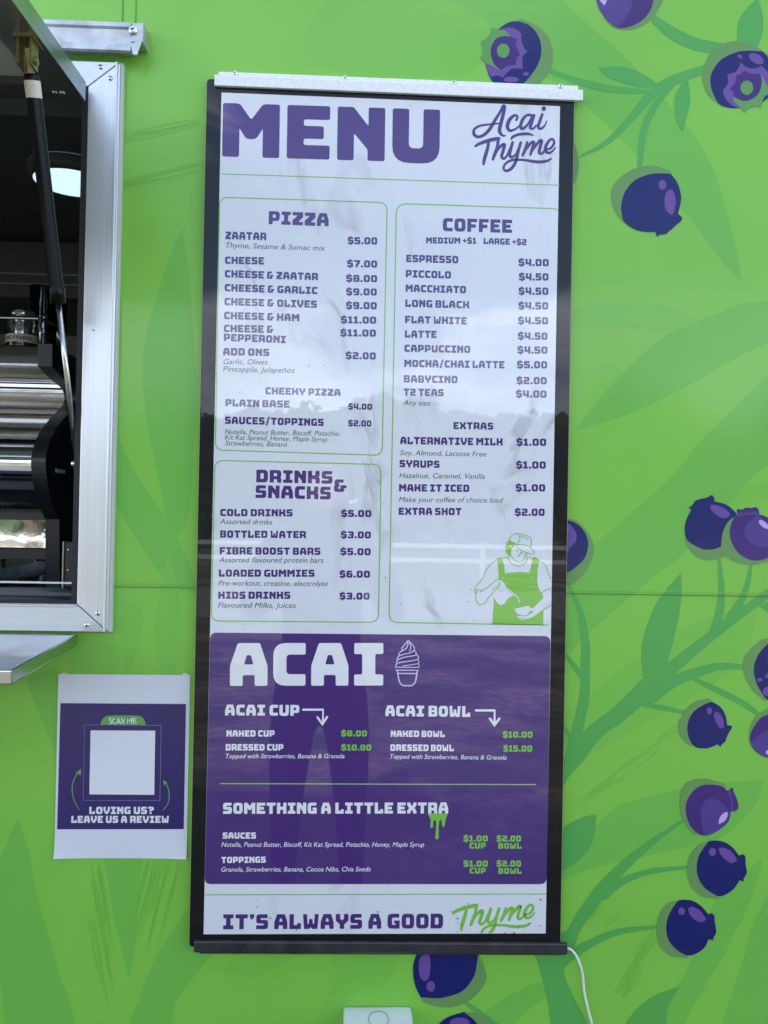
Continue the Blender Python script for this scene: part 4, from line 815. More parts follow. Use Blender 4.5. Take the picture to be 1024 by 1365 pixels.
# soft serve icon
I = T(515,845,18.2); f = Flat(yt)
W_ = 24
f.line([(530,160),(490,210),(430,280),(385,340),(380,400)], W_, I); f.line([(520,180),(520,270),(490,340),(420,395),(350,430),(310,480),(305,520)], W_, I)
f.line([(540,160),(610,240),(670,310),(685,370),(650,420),(560,465),(440,490),(340,525),(285,560),(265,620)], W_, I); f.line([(545,210),(585,270),(595,340),(575,400),(560,415)], 20, I)
f.line([(690,410),(725,450),(725,490),(690,525),(560,545),(430,570),(330,605),(265,650),(245,700)], W_, I); f.line([(735,500),(770,540),(780,590),(750,625),(600,655),(430,680),(310,700),(250,735),(230,780)], W_, I)
f.line([(770,625),(795,670),(770,720),(640,745),(500,765),(400,778)], 20, I); f.line([(770,720),(795,760),(790,800),(760,812),(260,808),(232,790),(240,740)], 22, I)
f.line([(240,880),(780,884)], 24, I, smooth=False); f.line([(290,962),(730,962)], 30, I, smooth=False); f.line([(270,890),(295,1050),(320,1160),(370,1230),(430,1255),(600,1255),(660,1225),(705,1160),(730,1050),(755,890)], 32, I)
f.build('ice_cream_icon', [mat('print_lilac', srgb(205,195,232), rough=0.5, coat=1, crough=0.012, coat_ior=1.63)], paper)
# green drip under the word
f = Flat(yt-0.0001); f.poly([(225,110,1),(312,110,1),(305,125),(300,140),(298,160),(291,168),(285,158),(284,140),(276,140),(272,160),(271,200),(272,214),(264,221),(257,214),(259,198),(261,150),(255,138),(249,145),(248,165),(242,172),(236,165),(238,140),(232,125)], C5); f.build('drip_print', [M_PGREEN], paper)
# hand-lettered logo
def script(tf, m, clip=None):
    f = Flat(yt)
    yy = [(110,510,26),(150,485,34),(250,450,40),(350,430,36),(365,440,10)]
    f.line(yy, 30, tf); f.line([(250,460,30),(235,540,36),(205,640,38),(195,700,26)], 30, tf)
    f.line([(350,430,30),(340,520,36),(310,600,36),(293,650,26)], 30, tf)
    f.line([(300,620,20),(350,540,26),(395,495,34),(415,500,34),(400,560,34),(385,620,32),(410,640,28),(440,610,22),(470,540,24)], 30, tf)
    f.line([(500,470,30),(480,540,34),(468,600,34),(490,625,30),(530,600,22),(560,540,22)], 30, tf)
    f.line([(585,470,28),(560,560,32),(530,680,34),(480,750,34),(430,768,30),(405,740,26),(430,690,26),(500,655,28),(620,655,26),(760,675,34),(860,665,30),(905,640,18)], 30, tf)
    f.line([(655,470,28),(635,540,32),(605,605,28)], 30, tf); f.line([(612,590,16),(660,520,24),(700,470,32),(725,475,32),(705,540,32),(688,598,26)], 30, tf)
    f.line([(695,580,16),(740,510,24),(785,455,34),(805,460,34),(785,530,32),(780,580,30),(810,585,26),(845,545,20)], 30, tf)
    f.line([(850,545,20),(900,530,26),(935,480,28),(925,440,26),(890,445,28),(850,510,34),(850,565,34),(890,580,28),(930,550,20),(952,520,12)], 30, tf)
    return f
I = T(620,130,7.877); f = script(I, None)
f.line([(425,400,14),(390,395,26),(362,350,38),(375,280,38),(400,180,36),(415,100,34),(400,90,30),(370,150,28),(320,230,32),(260,330,36),(200,390,34),(140,412,32),(95,385,34),(100,330,28),(160,295,24),(260,280,20),(370,270,16)], 30, I, n=5)
f.line([(540,235,26),(550,200,26),(520,185,28),(470,230,38),(445,300,38),(470,345,32),(530,330,22),(575,290,16)], 30, I)
f.line([(700,185,30),(650,185,28),(600,240,34),(585,310,34),(610,325,30),(660,280,24),(700,210,24)], 30, I); f.line([(725,185,30),(700,260,34),(685,315,30),(715,325,24),(750,290,18)], 30, I)
f.line([(812,175,28),(785,250,32),(770,310,30),(800,325,26),(840,290,18),(858,245,12)], 30, I); f.poly(ell(828,115,24,26), I, smooth=False)
f.line([(487,435,20),(505,410,28),(570,385,30),(660,380,30),(715,395,14)], 30, I)
f.build('script_logo', [M_PPUR], paper)
# the green one at the foot, its tail cut off by the edge of the sheet
def I2(x, y):
    cx_, cy_ = 595 + (65+(x-105)*1.0)/7.877, 1190 + (215+(y-510)*1.0)/7.877
    k_ = 1.02; bx, by = 595+65/7.877, 1190+215/7.877
    return bx+(cx_-bx)*k_, by+(cy_-by)*0.95 - (cx_-bx)*0.02
f = Flat(yt)
g0 = script(I2, None); lim = P(650, 1243.9, yt).z
keep = MB()
for fc in g0.mb.f:
    vs = [Vector(g0.mb.v[i]) for i in fc]
    if min(v.z for v in vs) >= lim: keep.add(vs, [tuple(range(len(vs)))])
    elif max(v.z for v in vs) > lim: keep.add([Vector((v.x, v.y, max(v.z, lim))) for v in vs], [tuple(range(len(vs)))])
keep.build('script_logo', M_PGREEN, paper, fix=False)
# barista drawing
I = T(620,700,8.192); f = Flat(yt)
gw = 9
f.poly([(298,1083,1),(305,960),(315,870),(312,790),(340,740),(400,715),(460,685,1),(500,730),(535,765,1),(570,800),(600,843,1),(575,790),(540,752,1),(470,690),(400,640),(370,600,1),(355,400),(340,370),(405,352,1),(425,430),(435,525,1),(570,512),(705,518,1),(722,450),(738,365),(760,345),(818,382,1),(795,480),(790,600),(810,700),(850,760),(845,810),(780,880),(735,905,1),(690,910),(675,925),(690,945),(740,940),(715,975),(740,980),(855,925,1),(856,1090,1)], I)
f.poly([(315,780),(330,745),(400,720),(455,685,1),(490,730),(530,768,1),(470,800),(430,855),(390,872),(345,840)], I, 1)
f.poly([(545,912,1),(600,900),(700,880,1),(705,900),(690,985),(640,990),(585,975),(555,945)], I, 1)
f.poly([(670,925,1),(690,905),(745,905),(800,850),(855,800),(935,740),(935,880),(850,925),(740,1000),(680,1020),(600,1010),(570,990,1),(640,992),(700,970),(740,940,1)], I, 1)
f.poly([(485,165,1),(530,190),(560,210,1),(520,245),(500,300),(490,345,1),(455,310),(443,240),(455,190)], I)
f.poly([(370,600),(300,640),(305,700),(320,745),(350,735),(390,715),(420,680),(440,650),(400,610)], I, 1)
for pts in ([(482,160),(510,115),(560,92),(620,100),(690,125),(725,165),(722,220),(715,240)],[(575,105),(600,140),(590,180),(575,195)],[(482,165),(530,190),(570,210),(640,215),(710,240),(755,290),(745,318),(700,310),(620,280),(575,235),(565,212)],
 [(605,118),(650,135),(690,155)],[(500,260),(497,310),(520,360),(560,390),(610,395),(650,370),(670,330),(680,300)],[(475,355),(490,400),(540,440),(600,447),(650,420),(680,370),(685,345)],
 [(340,385),(280,430),(225,500),(190,590),(120,670),(103,720),(115,745)],[(420,358),(475,350)],[(705,352),(740,362)],[(835,402),(880,440),(910,520),(935,585)],[(838,742),(880,710),(935,695)],
 [(370,585),(340,600),(280,650),(215,700),(170,730)],[(120,705),(185,710)],[(130,720),(118,790),(130,845),(170,870),(220,850),(260,790),(310,735)],[(855,920),(900,900),(935,875)],
 [(610,292),(600,320),(588,342),(572,338)],[(572,262),(565,285)],[(625,300),(618,312)],[(315,690),(325,720)],[(335,670),(350,700)],[(355,650),(372,690)],[(370,615),(385,660)],[(580,890),(690,868)],[(740,940),(700,975),(640,992),(575,975)],[(130,712),(120,745)],[(650,320),(665,335)]):
    f.line([(*p, gw) for p in pts], gw, I, 0, n=4)
f.line([(545,750,4),(575,790,12),(598,838,12)], 9, I, 1); f.poly(ell(410,573,9,9), I, 1, smooth=False); f.poly(ell(738,573,9,9), I, 1, smooth=False); f.poly(ell(499,232,8,14,20), I, 1, smooth=False)
f.line([(580,1010,6),(610,1028,10),(660,1030,5)], 8, I, 1); f.line([(565,985,6),(570,1000,6)], 8, I, 1)
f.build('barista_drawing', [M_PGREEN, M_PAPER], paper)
# dirt specks caught in the sheet
f = Flat(yt-0.0007, 0)
T5, T6, T7, T8, T9, TA, TB = T(270,80,3.938), T(520,80,3.793), T(270,330,3.938), T(270,590,3.938), T(510,560,3.793), T(595,1190,7.877), T(240,1050,3.657)
for tf, l in ((T5,[(147,524,2.5),(62,165,2)]),(T6,[(102,230,2.5),(795,270,2.5),(475,648,2)]),(T7,[(556,623,3),(567,615,2.5),(636,619,3),(650,632,2.5),(300,710,2.5),(196,761,2.5),(903,954,3)]),
  (T8,[(952,321,3.5),(961,708,3),(908,785,2.5),(214,957,2.5),(221,975,3),(855,235,2)]),(T9,[(449,856,3),(434,919,3),(91,926,3),(462,1013,2.5),(15,797,3),(848,42,3),(618,492,2.5)]),
  (TA,[(117,272,11),(780,150,11),(990,74,11),(877,323,9),(768,350,7),(984,350,7),(232,116,7),(55,198,6),(118,318,6),(712,424,10),(616,426,8),(942,402,5),(116,412,6)]),
  (TB,[(375,582,4),(373,548,2.5),(568,694,4),(443,637,4),(965,606,4),(124,87,3)]),(T(500,830,3.657),[(577,188,4),(420,370,3.5)]),(T(520,330,3.793),[(620,468,3),(210,702,2.5),(150,890,2.5)])):
    for x, y, r in l:
        f.poly(ell(x, y, r*random.uniform(.8,1.1), r*random.uniform(.6,1), random.uniform(0,180), 9), tf, smooth=False)
for i in range(70):
    x, y = random.uniform(292,738), random.uniform(150,1235); f.poly(ell(x, y, .35, .3, 0, 6), smooth=False)
tag(f.build('dirt_specks', [M_DIRT], paper), kind='stuff')
for uv in (((640,258),(646,262)),((688,470),(700,474))): pass

# top rail (folded white metal) and bottom rail
def rail_line(u0, v0, u1, v1, y): return P(u0, v0, y), P(u1, v1, y)
A_, B_ = rail_line(286, 99, 777.5, 119.5, -0.018)
def skew_bar(a, b, prof):
    mb = MB(); d = (b-a); mb.prism([(a.x, y, a.z+z) for y, z in prof], tuple(Vector((d.x, 0, d.z)))); return mb
hR = (P(286,99,-.018)-P(286,113.5,-.018)).z
pr = [(-0.0305,-hR),(-0.0305,0),(-0.028,0.0022),(-0.013,0.006),(-0.0005,0.006),(-0.0005,0.0035),(-0.0125,0.0035),(-0.0275,0.0),(-0.028,-hR)]
rail = skew_bar(A_, B_, [(-0.0185,-hR),(-0.0185,-0.001),(-0.0175,0.0002),(-0.0125,0.0012),(-0.0125,-hR)]).build('top_rail', M_RAIL, board, bevel=0.0012)
a2, b2 = P(290.5,93,-0.0), P(771,114,0)
mb = skew_bar(P(291,98,-.012), P(771,117,-.012), [(-0.0115,-0.008),(-0.0115,0.004),(-0.001,0.004),(-0.001,-0.008)]); mb.build('rail_flange', M_RAIL, rail, bevel=0.001)
for u, v in ((313,97.6),(460,103.8),(605,109.8),(747.5,114.8)):
    q = P(u, v, -0.0135); screw(q.x, -0.0118, q.z+0.001, 0.0045, rail)
A_, B_ = rail_line(258.5, 1255, 757, 1258.3, -0.020)
hB = (P(257,1255,-.020)-P(257,1267.6,-.020)).z
brail = skew_bar(A_, B_, [(-0.0202,-hB),(-0.0205,-0.002),(-0.0195,0.0),(-0.0125,0.0),(-0.0125,-hB-0.003),(-0.016,-hB-0.0045),(-0.0185,-hB-0.003)]).build('bottom_rail', M_DRAIL, board, bevel=0.0012)
mb = skew_bar(P(266,1268,-.012), P(752,1270,-.012), [(-0.012,-0.004),(-0.012,0.004),(-0.001,0.004),(-0.001,-0.004)]); mb.build('rail_flange', M_DRAIL, brail)
# sealant crumbs under the bottom rail
# power cable
cb = []
for i, (u, v, y) in enumerate([(735,1264,-0.007),(756,1264,-0.007),(766,1271,-0.007),(773,1285,-0.008),(777,1300,-0.006),(779,1322,-0.006),(784,1345,-0.006),(790,1372,-0.006),(792,1420,-0.01),(786,1500,-0.02),(770,1620,-0.03),(762,1800,-0.03)]): cb.append(tuple(P(u, v, y)))
mb = MB(); mb.tube(smooth_open(cb, 6), 0.0020, 10)
cab = mb.build('power_cable', M_CABLE, smooth=True); tag(cab, 'thin white cable hanging from the lower right corner of the menu board', 'cable')

# ================================================================== A4 poster
yq = -0.0016
poster = empty('review_poster', tuple(P(161,1144,yq)), 'white and purple A4 paper poster asking for a review, taped under the window', 'poster')
Q = T(60,880,4.6545)
c4 = [(77.6,898.6),(253.4,900),(248.8,1144.4),(72.4,1144)]
mb = MB(); NX, NY = 16, 28; vs = []; fs = []
for j in range(NY+1):
    for i in range(NX+1):
        a, b = i/NX, j/NY; u = (c4[0][0]*(1-a)+c4[1][0]*a)*(1-b)+(c4[3][0]*(1-a)+c4[2][0]*a)*b; v = (c4[0][1]*(1-a)+c4[1][1]*a)*(1-b)+(c4[3][1]*(1-a)+c4[2][1]*a)*b
        q_ = P(u, v, yq); lift = max(0, b-0.86)/0.14; q_.y -= 0.004*lift*lift*(abs(2*a-1)**3)
        vs.append(q_)
for j in range(NY):
    for i in range(NX): k = j*(NX+1)+i; fs.append((k+NX+1, k+NX+2, k+1, k))
mb.add(vs, fs); sh = mb.build('paper_sheet', M_PAPERA4, poster, fix=False)
so_ = sh.modifiers.new('thick', 'SOLIDIFY'); so_.thickness = 0.0004; so_.offset = -1
f = Flat(yq-0.0003); f.poly([(96,267),(875,272),(861,1049),(75,1050)], Q, smooth=False); f.build('purple_print', [M_A4PUR], sh)
f = Flat(yq-0.0005); f.poly([(345,403,1),(350,378),(375,350),(410,344),(560,344),(600,352),(620,380),(624,403,1)], Q); f.build('green_tab', [M_A4GREEN], sh)
f = Flat(yq-0.0005); f.line([(246,402),(720,405),(713,872),(237,870)], 3.5, Q, closed=True, smooth=False); f.build('thin_frame', [M_A4GREY], sh)
f = Flat(yq-0.0006); f.poly([(283,436),(684,438),(678,836),(275,833)], Q, smooth=False); f.build('white_square', [M_A4WHITE], sh)
f = Flat(yq-0.0005); f.line([(212,928,4),(180,870,5),(168,800,6),(180,740,6),(205,700,5)], 5, Q); f.poly([(226,674,1),(220,718,1),(208,706),(190,700,1)], Q); f.build('curved_arrow', [M_A4GREEN], sh)
f = Flat(yq-0.0005); f.line([(733,930,4),(762,890,5),(771,840,6),(765,800,6),(752,770,5)], 5, Q); f.poly([(732,744,1),(762,762,1),(748,768),(738,780,1)], Q); f.build('curved_arrow', [M_A4GREEN], sh)
block_text("LOVING US?", 119, 1085.2, 205, 1085.2, 9.7, M_A4WHITE, sh, yq-0.0006)
block_text("LEAVE US A REVIEW", 95, 1097, 225, 1097, 9.4, M_A4WHITE, sh, yq-0.0006)
f = Flat(yq-0.0008)
hw = 6
for pts in ([(412,362),(400,360),(402,374),(412,380),(412,393),(400,394)],[(436,364),(424,364),(420,380),(426,394),(438,392)],[(446,394),(455,362),(468,394)],[(449,384),(464,384)],[(476,394),(474,362),(492,394),(492,362)],
            [(512,393),(514,362),(525,382),(534,361),(538,392)],[(566,362),(549,363),(550,393),(568,391)],[(550,377),(562,377)]):
    f.line(pts, hw, Q, smooth=False)
f.build('hand_lettering', [M_A4WHITE], sh)
for u, v in ((86,898.5),(247,899)):
    mb = MB(); q = P(u, v, yq); mb.box((q.x-.004, yq-.0004, q.z-.001), (q.x+.004, yq+.0002, q.z+.0018)); mb.build('tape', mat('clear_tape', (0.6,0.7,0.62,1), rough=0.2), sh)

# ================================================================== pale box at the bottom
q0, q1 = P(458, 1342, -0.05), P(546, 1342, -0.05)
mb = MB(); b0, b1 = P(463, 1340, 0), P(553, 1340, 0)
x0, x1, x2, x3 = P(458,1355,-0.055).x, P(553,1355,-0.055).x, 0, 0
zt_ = P(500,1341.5,-0.002).z
front = [(x0+0.003,-0.055),(x1-0.003,-0.055)]
zf = zt_ - 0.012
mb.add([(x0,-0.055,0.56),(x1,-0.055,0.56),(x1,-0.0005,0.56),(x0,-0.0005,0.56),(x0,-0.055,zf),(x1,-0.055,zf),(x1-0.002,-0.0005,zt_),(x0-0.0005,-0.0005,zt_)], [(0,3,2,1),(4,5,6,7),(0,1,5,4),(1,2,6,5),(2,3,7,6),(3,0,4,7)])
jb = empty('junction_box', ((x0+x1)/2, 0, 0.56), 'pale plastic socket box on the truck wall below the menu board', 'junction box')
jbb = mb.build('box_cover', M_BOX, jb, bevel=0.004)
mb = MB(); mb.box((x0+0.006, -0.0565, 0.575), (x1-0.006, -0.0548, zf-0.012)); mb.build('hinged_flap', M_BOX, jbb, bevel=0.0006)
for xx_ in (x0+0.012, x1-0.012): screw(xx_, -0.0552, 0.568, 0.003, jbb)
mb = MB(); cxx, czz = P(505, 1348, -0.03).x, (zt_+zf)/2
mb.tube([(cxx+0.016*math.cos(a), -0.028+0.016*math.sin(a), czz+0.0008+0.0035*math.sin(a)*1.0) for a in [i*math.pi/14 for i in range(29)]], 0.0005, 6); mb.build('moulded_ring', mat('box_mark', (0.22,0.26,0.25,1), rough=0.5), jbb)

# ================================================================== coffee machine
X = -0.62
cm = empty('coffee_machine', (-0.95, 0.55, 1.352), 'polished chrome coffee machine with waisted body on the counter inside the window', 'coffee machine')
def yz(u, v): q = OX(u, v, X); return (q.y, q.z)
pf = [(yz(54,461)[0]+0.012, yz(54,461)[1]), yz(54,485), yz(54.5,488), yz(60,493), yz(70,502), yz(72,504), yz(80,511), yz(83,513), yz(87,520), yz(88.2,524), yz(87,526), yz(88.5,532), yz(87,537), yz(84,542), yz(83,546), yz(76,552), yz(72,558), yz(68,562), yz(60,570), yz(57,575), yz(53,583),
      yz(50,590), yz(47,602), yz(46,608), yz(45.8,614), yz(45.6,620), yz(46,628), yz(47.5,636), yz(49,644), yz(51,656), yz(55,668), yz(59,678)]
mb = MB(); XL = -1.38
top_back = [(0.78, pf[-1][1]), (0.78, pf[0][1]+0.003)]
outl = [(pf[0][0]+0.002, pf[0][1]+0.003)] + pf[:20] + smooth_open(pf[20:],4) + top_back[:1] + top_back[1:]
mb.prism([(X, y, z) for y, z in outl], (XL-X, 0, 0)); body = mb.build('chrome_body', M_CHROME, cm)
# lower mirror panel, base box
y0, z0 = yz(64.5, 693); y1, z1 = yz(64.5, 731)
mb = MB(); mb.box((X-0.001, y0, z1), (XL, y0+0.008, z0)); low = mb.build('mirror_panel', mat('mirror_steel', (0.75,0.75,0.73,1), rough=0.04, metal=1, bump=0.25, bscale=5), cm, bevel=0.001)
q = OX(61, 707, X); screw(q.x-0.004, y0-0.0005, q.z, 0.004, low)
mb = MB(); mb.box((X-0.002, y0+0.012, 1.41), (XL, 0.77, pf[-1][1]-0.001)); mb.build('chassis_box', M_BLACK, cm)
# black end panel following the body's waist
off = 0.016
outer = [(pf[0][0]-0.004, pf[0][1]+0.006),(pf[1][0]-0.006, pf[1][1]-0.006)]
for u, v in ((70,496),(84,510),(98,524),(97,538),(80,556),(66,576),(56,600),(54,622),(60,655),(70,684),(74,690)):
    pass
prof_o = [yz(50,458), yz(50,488), yz(66,505), yz(83,520), yz(84,538), yz(68,556), yz(53,575), yz(43,600), yz(41,622), yz(46,655), yz(55,682), yz(60,692), yz(60.5,760), yz(61,793)]
xe = X + 0.028
cl = [(0.80, 1.356), (0.80, prof_o[0][1])]
mb = MB(); mb.prism([(X+0.0005, y, z) for y, z in prof_o[:2]+smooth_open(prof_o[2:12],4)+prof_o[12:]+cl], (0.0275, 0, 0)); ep = mb.build('end_panel', M_BLACK, cm)
q = P(78.5, 628.5, 0); qq = OX(79, 628, xe+0.001)
mb = MB(); mb.box((xe+0.0005, qq.y-0.02, qq.z-0.004), (xe+0.0025, qq.y+0.03, qq.z+0.004)); mb.build('badge', mat('badge_grey', (0.75,0.77,0.8,1), rough=0.4), ep, bevel=0.001)
# cup rail
zr = OX(40, 423, -0.64).z
mb = MB(); yr = pf[0][0]+0.02
q = [P(-60,423,yr), P(0,423.5,yr), P(30,424,yr), P(52,425,yr), P(62,428,yr+0.03), P(74,434,yr+0.10), P(84,442,yr+0.2)]
mb.tube(smooth_open([tuple(v) for v in q], 5), 0.0038, 10); 
for u in (-20, 54): w_ = P(u, 424.5, yr+0.002); mb.tube([(w_.x, w_.y, w_.z), (w_.x, w_.y+0.004, pf[0][1]+0.001)], 0.003, 8)
mb.build('cup_rail', M_CHROME, cm, smooth=True)
for x in (-0.66, -1.3):
    mb = MB(); mb.lathe((x, 0.45, 1.3525), [(0.02,0),(0.018,0.057),(0.0001,0.058)], 14); mb.build('foot', M_BLACK, cm, smooth=True)
    mb = MB(); mb.lathe((x, 0.7, 1.3525), [(0.02,0),(0.018,0.057),(0.0001,0.058)], 14); mb.build('foot', M_BLACK, cm, smooth=True)
# shaker jar
zc = pf[0][1]+0.0035; yj = pf[0][0]+0.075; cj = P(30, 440, yj); rj = (P(51,440,yj)-P(9,440,yj)).length/2
jt = P(30, 416, yj).z
jar = empty('shaker_jar', (cj.x, yj, zc), 'small metal shaker jar labelled CHOC POWDER on top of the coffee machine', 'jar')
mb = MB(); hj = jt-zc; mb.lathe((cj.x, yj, zc), [(0.0001,0.001),(rj*.55,0.001),(rj*.56,0.004),(rj*.56,hj-0.014),(rj*.5,hj-0.012)], 30); mb.build('inner_tin', mat('brushed_tin', (0.55,0.54,0.50,1), rough=0.22, metal=1), jar, smooth=True)
mb = MB(); mb.lathe((cj.x, yj, zc), [(rj*.78,hj-0.009),(rj*.80,hj-0.001),(rj*.7,hj+0.003),(0.0001,hj+0.004)], 30); mb.build('jar_lid', M_STEEL, jar, smooth=True)
mb = MB(); mb.lathe((cj.x, yj, zc), [(0.0001,0.0),(rj*.93,0),(rj*.97,0.004),(rj*.97,hj-0.016),(rj*.82,hj-0.010),(rj*.79,hj-0.010),(rj*.93,hj-0.017),(rj*.93,0.005),(0.0001,0.0035)], 30); mb.build('clear_jar', M_GLASSY, jar, smooth=True)
z0_, z1_ = P(30, 455, yj-rj).z, P(30, 444, yj-rj).z
mb = MB(); mb.lathe((cj.x, yj, 0), [(rj*.985,z0_),(rj*.985,z1_)], 30); lb = mb.build('jar_label', M_LABEL, jar, smooth=True)
mb = MB()
txt = "CHOC POWDER"; W = sum((4.2 if c_ == ' ' else glyph(c_)[0]+2.4) for c_ in txt); xx = 0
for c_ in txt:
    if c_ == ' ': xx += 4.2; continue
    for vs, tri in glyph(c_)[1]:
        out = []
        for gx_, gy_ in vs:
            a = ((xx+gx_)/W-0.5)*2.0; r = rj*.99; out.append((cj.x+r*math.sin(a), yj-r*math.cos(a), z0_+(z1_-z0_)*(0.3+0.042*gy_)))
        mb.add(out, [tuple(t) for t in tri])
    xx += glyph(c_)[0]+2.4
mb.build('lettering', M_INK, lb, fix=False)
# stacked clear tumblers
for k, (u, dz, w_) in enumerate(((58, 0, 0.030), (74, 0.0, 0.026))):
    yy_ = yj+0.07+0.03*k; cc = P(u, 440, yy_); hh = P(u, 384 if k == 0 else 398, yy_).z - zc - dz
    gl = MB(); gl.lathe((cc.x, yy_, zc+dz), [(0.0001,0.004),(w_*.72,0.004),(w_*.74,0.0),(w_*.8,0.002),(w_,hh),(w_*.95,hh),(w_*.7,0.010),(0.0001,0.010)], 24)
    o = gl.build('tumbler', M_GLASSY, smooth=True); tag(o, ('taller clear plastic tumbler behind the shaker jar on the coffee machine', 'shorter clear plastic tumbler behind the thin strut rod on the coffee machine')[k], 'tumbler', 'clear tumblers on the coffee machine')
# hose and box beneath the machine
hp = [P(-80,772,0.33), P(-20,768,0.33), P(0,766,0.33), P(20,765,0.34), P(45,760,0.36), P(65,753,0.40), P(78,745,0.46)]
hp = smooth_open([tuple(p) for p in hp], 16); mb = MB(); mb.tube(hp, [0.0135+0.0016*(1 if i % 2 else -1) for i in range(len(hp))], 14)
tag(mb.build('drain_hose', M_HOSE), 'grey ribbed hose lying on the counter under the chrome coffee machine', 'hose')
hp = smooth_open([tuple(P(u,v,0.42)) for u, v in ((40,728),(46,745),(58,757),(72,762))], 8); mb = MB(); mb.tube(hp, 0.004, 8)
tag(mb.build('water_pipe', M_STEEL, smooth=True), 'thin curved metal pipe behind the ribbed hose under the coffee machine', 'pipe')
a, b = P(86, 722, 0.10), P(103, 790, 0.10)
sb = empty('switch_box', (a.x, 0.12, b.z), 'black box with pale left edge in the bottom right corner of the window', 'switch box')
mb = MB(); mb.box((a.x, 0.10, max(b.z,1.375)), (b.x+0.01, 0.15, a.z)); mb.build('casing', M_BLACK, sb, bevel=0.002)
mb = MB(); mb.box((a.x-0.0025, 0.098, max(b.z,1.375)), (a.x-0.0003, 0.15, a.z)); mb.build('pale_edge', M_LABEL, sb)
for v in (733, 760): q = P(91, v, 0.099); screw(q.x, 0.0995, q.z, 0.0022, sb)

# ================================================================== what stands behind the photographer (seen mirrored in the gloss)
M_BARK = mat('bark', (0.07,0.05,0.035,1), rough=0.9); M_FOL = mat('foliage', (0.045,0.075,0.025,1), rough=0.7, var=0.35, vscale=0.8)
def tree_mesh(seed, h, rw):
    rnd = random.Random(seed); mb = MB(); cl = [(rnd.gauss(0,rw*.42), rnd.gauss(0,rw*.42), h*(0.42+0.5*rnd.random()), rw*rnd.uniform(.25,.5)) for _ in range(16)]
    for _ in range(3800):
        c = rnd.choice(cl); d = Vector((rnd.gauss(0,1),rnd.gauss(0,1),rnd.gauss(0,.8))).normalized()*c[3]*rnd.random()**.35; p = Vector(c[:3])+d
        a = Vector((rnd.gauss(0,1),rnd.gauss(0,1),rnd.gauss(0,1))).normalized()*rnd.uniform(.10,.22); b = a.orthogonal().normalized()*a.length*.7; mb.add([p-a-b,p+a-b,p+a+b,p-a+b], [(0,1,2,3)])
    t = MB(); t.tube([(0,0,0),(.1,0,h*.3),(0,.1,h*.6),(0,0,h*.85)], [.28,.2,.13,.04], 8)
    for c in cl[:7]: t.tube([(0,.05,h*.35),((c[0])*.5,c[1]*.5,(c[2]+h*.35)/2),(c[0],c[1],c[2])], [.11,.07,.02], 6)
    a = bpy.data.meshes.new('crown'); a.from_pydata(mb.v, [], mb.f); a.materials.append(M_FOL)
    b = bpy.data.meshes.new('trunk'); b.from_pydata(t.v, [], t.f); b.materials.append(M_BARK); return a, b
rnd_ = random.Random(4); mb = MB()
for _ in range(14000):
    x_ = rnd_.uniform(-70, 70); top_ = 7.8 + 0.8*math.sin(x_*0.21+1) + 0.4*math.sin(x_*0.67) + rnd_.uniform(-.5,.5); z_ = top_*rnd_.random()**0.6
    p_ = Vector((x_, -50+rnd_.uniform(-2,2), z_)); a_ = Vector((rnd_.gauss(0,1), rnd_.gauss(0,.4), rnd_.gauss(0,1))).normalized()*rnd_.uniform(.25,.6); b_ = Vector((-a_.z, rnd_.uniform(-.2,.2), a_.x)).normalized()*a_.length*.7
    mb.add([p_-a_-b_, p_+a_-b_, p_+a_+b_, p_-a_+b_], [(0,1,2,3)])
tag(mb.build('far_wood', M_FOL, fix=False), 'dark far wood closing the view behind the row of trees', 'wood', kind='stuff')
tms = [tree_mesh(3, 8, 3.4), tree_mesh(5, 7, 3.0), tree_mesh(9, 9.5, 3.6)]
tl = ['tree with the %s crown in the row behind the gravel track, mirrored in the board'] 
for i, (x, y, k, s) in enumerate([(-27,-34,0,1),(-20,-38,2,.9),(-14,-34,1,.9),(-8.5,-38,2,.82),(-3,-37,0,.82),(2.5,-41,1,.9),(8,-37,0,.8),(14,-38,2,.95),(21,-34,1,1.1),(28,-39,0,1)]):
    o = bpy.data.objects.new('leafy_tree', None); COL.objects.link(o); o.location = (x, y, 0); o.scale = (s,s,s); o.rotation_euler.z = i*1.3
    o['label'] = ['low leafy tree at the far left end of the row behind the gravel', 'narrow leafy tree second from the left end of the row', 'tall wide tree third from the left end of the row', 'tall leafy tree just left of the middle of the row', 'leafy tree behind the photographer, middle of the row', 'leafy tree set farthest back, just right of the middle', 'small leafy tree fourth from the right end of the row', 'tall leafy tree third from the right end of the row', 'broad leafy tree second from the right end of the row', 'leafy tree at the far right end of the row'][i]; o['category'] = 'tree'; o['group'] = 'trees beyond the gravel track'
    for nm, me in (('crown', tms[k][0]), ('trunk', tms[k][1])):
        c = bpy.data.objects.new(nm, me); COL.objects.link(c); c.parent = o
M_FEN = mat('fence_white', (0.75,0.76,0.77,1), rough=0.5)
fn = empty('rail_fence', (0,-21,0), 'long low white rail fence across the grass beyond the gravel track', 'fence')
for z_ in (0.45, 0.85): mb = MB(); mb.box((-18,-21.03,z_-.06), (16,-20.97,z_+.06)); mb.build('rail', M_FEN, fn)
for i in range(12): mb = MB(); mb.box((-17.5+3*i-.06,-20.96,0), (-17.5+3*i+.06,-20.84,.98)); mb.build('post', M_FEN, fn)

